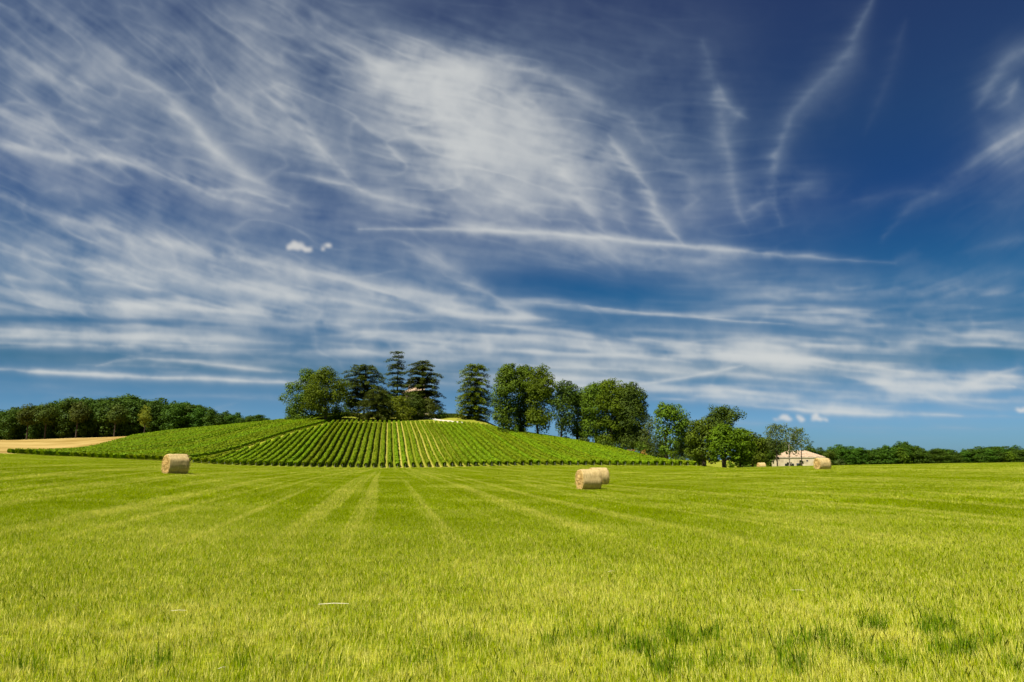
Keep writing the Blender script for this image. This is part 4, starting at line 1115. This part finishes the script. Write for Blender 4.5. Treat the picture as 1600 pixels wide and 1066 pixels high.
def clip_main(t):
    """start and end of the row at offset t"""
    pts = []
    for s in np.arange(140, 300, .5):
        x, y = st(s, t)
        if y > 155.2 and y < 260 - 0.02*abs(x+60) and edge_side(np.array(x), np.array(y)) > 2.6 and x < right_edge(np.array([y]))[0]-.4: pts.append((x, y))
    return (pts[0], pts[-1]) if len(pts) > 8 else None
GV = 'vine rows climbing the hill in front of the cedars'
cnt = 0
for k in range(-34, 62):
    r_ = clip_main((k+.5)*GAP)
    if not r_: continue
    if k < -14: lab = 'short dark-gapped vine row on the hill, %s to the right of the diagonal track' % nth(cnt+1)
    elif k < -1: lab = 'full-length green vine row on the hill, %s to the right of the diagonal track' % nth(cnt+1)
    elif k < 17: lab = 'vine row beside bleached straw strips, %s to the right of the diagonal track' % nth(cnt+1)
    else: lab = 'vine row on the right shoulder of the hill, %s right of the diagonal track' % nth(cnt+1)
    vine_row(r_[0], r_[1], lab, GV, 500+k, wid=.38 if k < 8 else .47); cnt += 1
# left block: rows run along the diagonal track
d_ = (EDGE1-EDGE0)/np.linalg.norm(EDGE1-EDGE0); n_ = np.array([-d_[1], d_[0]])
GV2 = 'vine rows of the block left of the diagonal track'
k = 0; off = 1.4
while off < 75:
    a = None; b = None
    for s in np.arange(-90, 160, .8):
        x, y = EDGE0 + n_*off + d_*s
        yn = float(np.interp(x, LB_NEAR[:, 0], LB_NEAR[:, 1]))
        if y > yn + .5 and y < 293 and x > left_bx(np.array(y)) + .6:
            if a is None: a = (x, y)
            b = (x, y)
    if a and math.dist(a, b) > 4:
        lab = 'first dark-fronted vine row along the left side of the diagonal track' if k == 0 else 'vine row packed in the left slope block, %s left of the diagonal track' % nth(k+1)
        vine_row(a, b, lab, GV2, 700+k, hgt=1.15, wid=.4, post0=(k == 0))
    off += GAP if k not in (12, 13) else GAP*1.9
    k += 1

# ------------------------------------------------------------------ round bales
def balemats():
    def base(name, c1, c2, c3, spiral):
        m, nt, o = newmat(name); tc = N(nt, 'ShaderNodeTexCoord'); mp = N(nt, 'ShaderNodeMapping')
        nt.links.new(tc.outputs['Object'], mp.inputs[0])
        mp.inputs['Scale'].default_value = (14, 1.5, 1.5) if not spiral else (4, 4, 4)
        f = noise_(nt, mp.outputs[0], 2.0, 6, .75); f2 = noise_(nt, tc.outputs['Object'], 30, 4, .7); f3 = noise_(nt, tc.outputs['Object'], 2.2, 4, .6)
        if spiral:
            s = N(nt, 'ShaderNodeSeparateXYZ'); nt.links.new(tc.outputs['Object'], s.inputs[0])
            rr_ = math_(nt, 'SQRT', math_(nt, 'ADD', math_(nt, 'POWER', s.outputs['Y'], 2), math_(nt, 'POWER', s.outputs['Z'], 2)))
            an = math_(nt, 'DIVIDE', math_(nt, 'ARCTAN2', s.outputs['Z'], s.outputs['Y']), 6.2832)
            f = math_(nt, 'ADD', math_(nt, 'MULTIPLY', f3, .6), math_(nt, 'MULTIPLY', math_(nt, 'SINE', math_(nt, 'MULTIPLY', math_(nt, 'ADD', math_(nt, 'ADD', rr_, math_(nt, 'MULTIPLY', an, .09)), math_(nt, 'MULTIPLY', f3, .08)), 70)), .22))
            f = math_(nt, 'ADD', f, .2)
        c = mixc(nt, ss(nt, f, .3, .7), c1, c2); c = mixc(nt, math_(nt, 'MULTIPLY', ss(nt, f3, .5, .66), .45), c, c1); c = mixc(nt, math_(nt, 'MULTIPLY', ss(nt, f2, .5, .7), .5), c, c3)
        p = principled(nt, o, c, .8, .2)
        b = N(nt, 'ShaderNodeBump'); b.inputs['Strength'].default_value = .9; b.inputs['Distance'].default_value = .03
        nt.links.new(math_(nt, 'ADD', f, f2), b.inputs['Height']); nt.links.new(b.outputs[0], p.inputs['Normal'])
        return m
    return base('bale_side', (.30, .21, .07), (.60, .47, .22), (.48, .35, .12), False), base('bale_end', (.34, .20, .05), (.66, .48, .17), (.62, .50, .24), True)
M['bale_side'], M['bale_end'] = balemats()
def bale(u, y, rz, label, seed, sink=0.03, D=1.4, L=1.22):
    """axis along local x"""
    g = on(u, y); rs = np.random.RandomState(seed); r = D/2
    root = empty('hay_bale', (g.x, g.y, g.z), rz); tag(root, label, 'hay bale', 'round bales lying on the mown field')
    nx, na = 15, 64
    xs = np.linspace(-L/2, L/2, nx); A = np.linspace(0, 2*math.pi, na, endpoint=False)
    V = []; lump = rs.normal(size=8)*.005
    def rad(x, a):
        e = 1 - .03*max(0, (abs(x)/(L/2))-.9)/.1
        rr_ = r*e*(1 + sum(l*math.sin((k+2)*a + k) for k, l in enumerate(lump)) + .006*rs.normal())
        z = rr_*math.sin(a)
        if z < -r*.93: rr_ *= (r*.93)/abs(z)      # settles on the ground
        return rr_
    for x in xs:
        for a in A:
            q = rad(x, a); V.append((x, q*math.cos(a), r*.93 - sink + q*math.sin(a)))
    F = [(i*na+j, i*na+(j+1)%na, (i+1)*na+(j+1)%na, (i+1)*na+j) for i in range(nx-1) for j in range(na)]
    ce = (0, 0, r*.93-sink)
    side = mesh_obj('net_wrap', [(v[0], v[1], v[2]-ce[2]) for v in V], F, M['bale_side'], root, True); side.location = ce
    q = 900; a = rs.rand(q)*6.28; a = a[np.sin(a) > -.85]; q = len(a)
    C_ = np.stack([rs.uniform(-L/2, L/2, q), r*.995*np.cos(a), r*.995*np.sin(a)], 1)
    d = np.stack([rs.normal(size=q)*.5, -np.sin(a)+np.cos(a)*.35, np.cos(a)+np.sin(a)*.35], 1) + rs.normal(size=(q, 3))*.2
    d *= np.where(rs.rand(q) < .5, -1, 1)[:, None]; d += np.stack([0*a, np.cos(a), np.sin(a)], 1)*.35; d /= np.linalg.norm(d, axis=1, keepdims=True)
    l = (.04+.10*rs.rand(q))[:, None]; w = np.cross(d, rs.normal(size=(q, 3))); w = w/np.linalg.norm(w, axis=1, keepdims=True)*.004
    quads_obj('loose_straw', np.stack([C_-w, C_+w, C_+d*l+w*.3, C_+d*l-w*.3], 1).reshape(-1, 3), q, M['bale_side'], side)
    for s, i in ((-1, 0), (1, nx-1)):
        ring = [V[i*na+j] for j in range(na)]; vs = []; fs = []
        rings = 7
        for q in range(rings):
            f = 1 - q/rings
            for v in ring:
                vs.append((v[0] + s*(.03*math.sin(f*9)+.05*(1-f*f)) + rs.normal()*.012*(q > 0), v[1]*f, (v[2]-ce[2])*f))
        n0 = len(vs); vs.append((s*(L/2+.05), 0, 0))
        for q in range(rings-1):
            for j in range(na):
                a, b, c, d = q*na+j, q*na+(j+1)%na, (q+1)*na+(j+1)%na, (q+1)*na+j
                fs.append((a, b, c, d) if s < 0 else (d, c, b, a))
        for j in range(na):
            a, b = (rings-1)*na+j, (rings-1)*na+(j+1)%na; fs.append((a, b, n0) if s < 0 else (b, a, n0))
        e = mesh_obj('end_face', vs, fs, M['bale_end'], root); e.location = ce
        # loose straw hanging from the face
        q = 520; a = rs.rand(q)*6.28; rr_ = r*np.sqrt(rs.rand(q))*1.0
        C_ = np.stack([np.full(q, s*(L/2+.06)), rr_*np.cos(a), np.maximum(rr_*np.sin(a), -r*.9)], 1)
        d = rs.normal(size=(q, 3)); d[:, 0] = np.abs(d[:, 0])*s*.6; d[:, 2] -= .5; d /= np.linalg.norm(d, axis=1, keepdims=True)
        l = (.05+.13*rs.rand(q))[:, None]; w = np.cross(d, rs.normal(size=(q, 3))); w = w/np.linalg.norm(w, axis=1, keepdims=True)*.005
        Q = np.stack([C_-w, C_+w, C_+d*l+w*.3, C_+d*l-w*.3], 1).reshape(-1, 3)
        st_ = quads_obj('loose_straw', Q, q, M['bale_end'], e, attr={'rnd': np.zeros(q*4)})
    return root
bale(275.5, 46.0, math.radians(47), 'hay bale alone on the left of the field, its golden end turned left', 1)
bale(919, 44.6, math.radians(16), 'nearest hay bale, standing in front of a second bale right of the middle', 2)
bale(934.5, 53.5, math.radians(12), 'hay bale half hidden behind the nearest bale', 3)
bale(1284, 72.0, math.radians(8), 'hay bale in front of the right corner of the farmhouse', 4, D=1.3, L=1.15)
bale(1189, 133, math.radians(2), 'small far hay bale sunk behind the field edge, left of the farmhouse', 5)

# ------------------------------------------------------------------ grass
def blades(n, size, hmin, hmax, w, rs, bend=.5, clump=0, spread=None):
    x = rs.uniform(-size/2, size/2, n); y = rs.uniform(-size/2, size/2, n)
    if clump:
        cx = rs.uniform(-size/2, size/2, clump); cy = rs.uniform(-size/2, size/2, clump); k = rs.randint(0, clump, n)
        m = rs.rand(n) < .55
        x = np.where(m, cx[k]+rs.normal(size=n)*.05, x); y = np.where(m, cy[k]+rs.normal(size=n)*.05, y)
    h = hmin + (hmax-hmin)*rs.rand(n)**1.7
    a = rs.rand(n)*2*math.pi; wx = np.cos(a)*w*(.6+.8*rs.rand(n)); wy = np.sin(a)*w*(.6+.8*rs.rand(n))
    b = rs.rand(n)*2*math.pi; bl = h*bend*rs.rand(n)
    bx, by = np.cos(b)*bl + h*.06, np.sin(b)*bl
    z0 = np.full(n, -.02)
    V = np.stack([np.stack([x-wx, y-wy, z0], 1), np.stack([x+wx, y+wy, z0], 1), np.stack([x+bx*.45+wx*.75, y+by*.45+wy*.75, h*.6], 1),
                  np.stack([x+bx, y+by, h], 1), np.stack([x+bx*.45-wx*.75, y+by*.45-wy*.75, h*.6], 1)], 1)
    return V.reshape(-1, 3)
def patch(name, n, size, hmin, hmax, w, seed, bend, clump, mat):
    rs = np.random.RandomState(seed)
    V = blades(n, size, hmin, hmax, w, rs, bend, clump)
    o = quads_obj(name, V, n, mat, k=5, attr={'rnd': np.repeat(rs.rand(n), 5), 'dry': np.repeat(rs.rand(n), 5)})
    COL.objects.unlink(o)
    return o
def scatter(name, pts, patches, mats_slot, label=None):
    """one object whose geometry nodes put a patch on every point; pts: x,y,z,rot,scale,zscale,variant"""
    me = bpy.data.meshes.new(name); me.vertices.add(len(pts)); me.vertices.foreach_set('co', pts[:, :3].astype(np.float32).ravel())
    a = me.attributes.new('rot', 'FLOAT_VECTOR', 'POINT'); a.data.foreach_set('vector', np.stack([pts[:, 7], pts[:, 8], pts[:, 3]], 1).astype(np.float32).ravel())
    a = me.attributes.new('scl', 'FLOAT_VECTOR', 'POINT'); a.data.foreach_set('vector', np.stack([pts[:, 4], pts[:, 4], pts[:, 5]], 1).astype(np.float32).ravel())
    a = me.attributes.new('var', 'INT', 'POINT'); a.data.foreach_set('value', pts[:, 6].astype(np.int32))
    o = bpy.data.objects.new(name, me); COL.objects.link(o)
    ng = bpy.data.node_groups.new(name, 'GeometryNodeTree')
    ng.interface.new_socket('Geometry', in_out='INPUT', socket_type='NodeSocketGeometry'); ng.interface.new_socket('Geometry', in_out='OUTPUT', socket_type='NodeSocketGeometry')
    gi = ng.nodes.new('NodeGroupInput'); go = ng.nodes.new('NodeGroupOutput'); j = ng.nodes.new('GeometryNodeJoinGeometry')
    ra = ng.nodes.new('GeometryNodeInputNamedAttribute'); ra.data_type = 'FLOAT_VECTOR'; ra.inputs[0].default_value = 'rot'
    sa = ng.nodes.new('GeometryNodeInputNamedAttribute'); sa.data_type = 'FLOAT_VECTOR'; sa.inputs[0].default_value = 'scl'
    va = ng.nodes.new('GeometryNodeInputNamedAttribute'); va.data_type = 'INT'; va.inputs[0].default_value = 'var'
    for k, p in enumerate(patches):
        oi = ng.nodes.new('GeometryNodeObjectInfo'); oi.inputs['Object'].default_value = p; oi.inputs['As Instance'].default_value = True
        ip = ng.nodes.new('GeometryNodeInstanceOnPoints')
        eq = ng.nodes.new('FunctionNodeCompare'); eq.data_type = 'INT'; eq.operation = 'EQUAL'
        ng.links.new(va.outputs[0], eq.inputs[2]); eq.inputs[3].default_value = k
        ng.links.new(gi.outputs[0], ip.inputs['Points']); ng.links.new(eq.outputs[0], ip.inputs['Selection'])
        ng.links.new(oi.outputs['Geometry'], ip.inputs['Instance']); ng.links.new(ra.outputs[0], ip.inputs['Rotation']); ng.links.new(sa.outputs[0], ip.inputs['Scale'])
        ng.links.new(ip.outputs[0], j.inputs[0])
    ng.links.new(j.outputs[0], go.inputs[0])
    md = o.modifiers.new('scatter', 'NODES'); md.node_group = ng
    return o
g_near = [patch('turf', 6400, 1.3, .03, .105, .0019, 900+i, .6, 60, M['blade']) for i in range(4)]
def slope(x, y, e=.6):
    gx = (terrain(x+e, y)-terrain(x-e, y))/(2*e); gy = (terrain(x, y+e)-terrain(x, y-e))/(2*e)
    return gx, gy
def field_points():
    rows = []
    rs = np.random.RandomState(77)
    for (y0, y1, sz) in ((2.6, 24, 1.2), (24, 60, 2.0), (60, 200, 3.4)):
        for y in np.arange(y0, y1, sz):
            half = (y+3)*.86 + 3
            xs = np.arange(-half, half, sz) + rs.uniform(-.3, .3)*sz
            ys_ = np.full(len(xs), y) + rs.uniform(-.1, .1, len(xs))*sz
            keep = np.ones(len(xs), bool)
            if y1 > 100:
                # stop at the vineyard; on the right the field runs on
                x_r = right_edge(np.array([155.]))[0] + (ys_-155)*.3 + 3
                keep = (ys_ < 152.8) | ((xs > x_r) & (ys_ < 200))
            xs, ys_ = xs[keep], ys_[keep]
            n = len(xs)
            if n == 0: continue
            gx, gy = slope(xs, ys_)
            rot = rs.randint(0, 4, n)*math.pi/2 + rs.uniform(-.12, .12, n)
            # euler tilt approximated in world axes, applied before the turn
            c, s = np.cos(rot), np.sin(rot)
            lx = gx*c + gy*s; ly = -gx*s + gy*c
            k = sz/1.2
            rows.append(np.stack([xs, ys_, terrain(xs, ys_), rot, np.full(n, k), np.full(n, 1 + .25*(k-1)), rs.randint(0, 4, n), ly, -lx], 1))
    return np.concatenate(rows)
gr = scatter('grass', field_points(), g_near, None)
tag(gr, 'short mown yellow-green grass of the hay field with dry straw in it', 'grass', kind='stuff')
# taller dark tussocks in the foreground
t_p = [patch('tuft', 26, .15, .08, .22, .0020, 950+i, .45, 0, M['tussock']) for i in range(3)]
def tuft_points():
    rs = np.random.RandomState(12); rows = []
    cl = [(1010,1020,60,12,26),(1080,1000,70,14,22),(950,1000,40,10,14),(1240,1005,60,14,24),(1320,1010,50,14,18),(1460,985,26,8,20),(1490,1020,30,16,22),(1560,1005,40,14,14),
          (1440,950,60,10,8),(1360,985,24,8,14),(1170,1040,60,10,14),(1040,1050,30,14,16),(220,1045,40,12,8),(370,1045,14,6,4),(650,1040,20,6,3),
          (500,1050,60,8,5),(1380,1040,40,12,14),(1250,1050,30,14,12),(880,1010,40,10,6),(720,1000,80,16,4),(1590,1040,20,14,8),(40,1050,30,8,5)]
    for (u, v, su, sv_, n) in cl:
        for _ in range(int(n*.95)):
            uu = u+rs.normal()*su*.6; vv = v+rs.normal()*sv_*.6
            r_, f_, z_ = ray(uu, vv); y = -EYE/z_*f_
            x = y*r_/f_; sc = rs.uniform(.6, 1.15)
            rows.append((x, y, gz(x, y), rs.rand()*6.28, sc, sc, rs.randint(0, 3), 0, 0))
    for _ in range(420):
        y = 4.5 + 26*rs.rand()**1.5; x = rs.uniform(-1, 1)*(y*.8+1); sc = rs.uniform(.4, .75)
        rows.append((x, y, gz(x, y), rs.rand()*6.28, sc, sc, rs.randint(0, 3), 0, 0))
    return np.array(rows)
tf = scatter('grass_tussocks', tuft_points(), t_p, None)
tag(tf, 'taller dark green grass tufts scattered in the foreground', 'grass', kind='stuff')
# long bleached straws lying on the turf
def straws():
    rs = np.random.RandomState(4); mb = MB()
    def st_(u, v, L, ang, r=.004):
        r_, f_, z_ = ray(u, v); y = -EYE/z_*f_; x = y*r_/f_
        dx, dy = math.cos(ang)*L/2, math.sin(ang)*L/2
        mb.tube([(x-dx, y-dy, gz(x, y)+.075), (x, y, gz(x, y)+.08+rs.rand()*.004), (x+dx, y+dy, gz(x, y)+.078)], [r, r, r*.6], 5)
    st_(521, 955, .34, .05, .004); 
    for (u, v) in [(275,966)]:
        st_(u+rs.normal()*8, v, .10+.10*rs.rand(), rs.normal()*.25, .002)
    for _ in range(3):
        u, v = rs.uniform(0, 1600), rs.uniform(900, 1064); st_(u, v, .06+.12*rs.rand(), rs.rand()*3.14, .002)
    o = mb.build('loose_straw', M['straw'])
    tag(o, 'bleached straws left lying on the mown grass', 'straw', kind='stuff')
M['straw'] = simple('dry_straw', (.62, .55, .34), (.78, .72, .52), 8, .7)
straws()
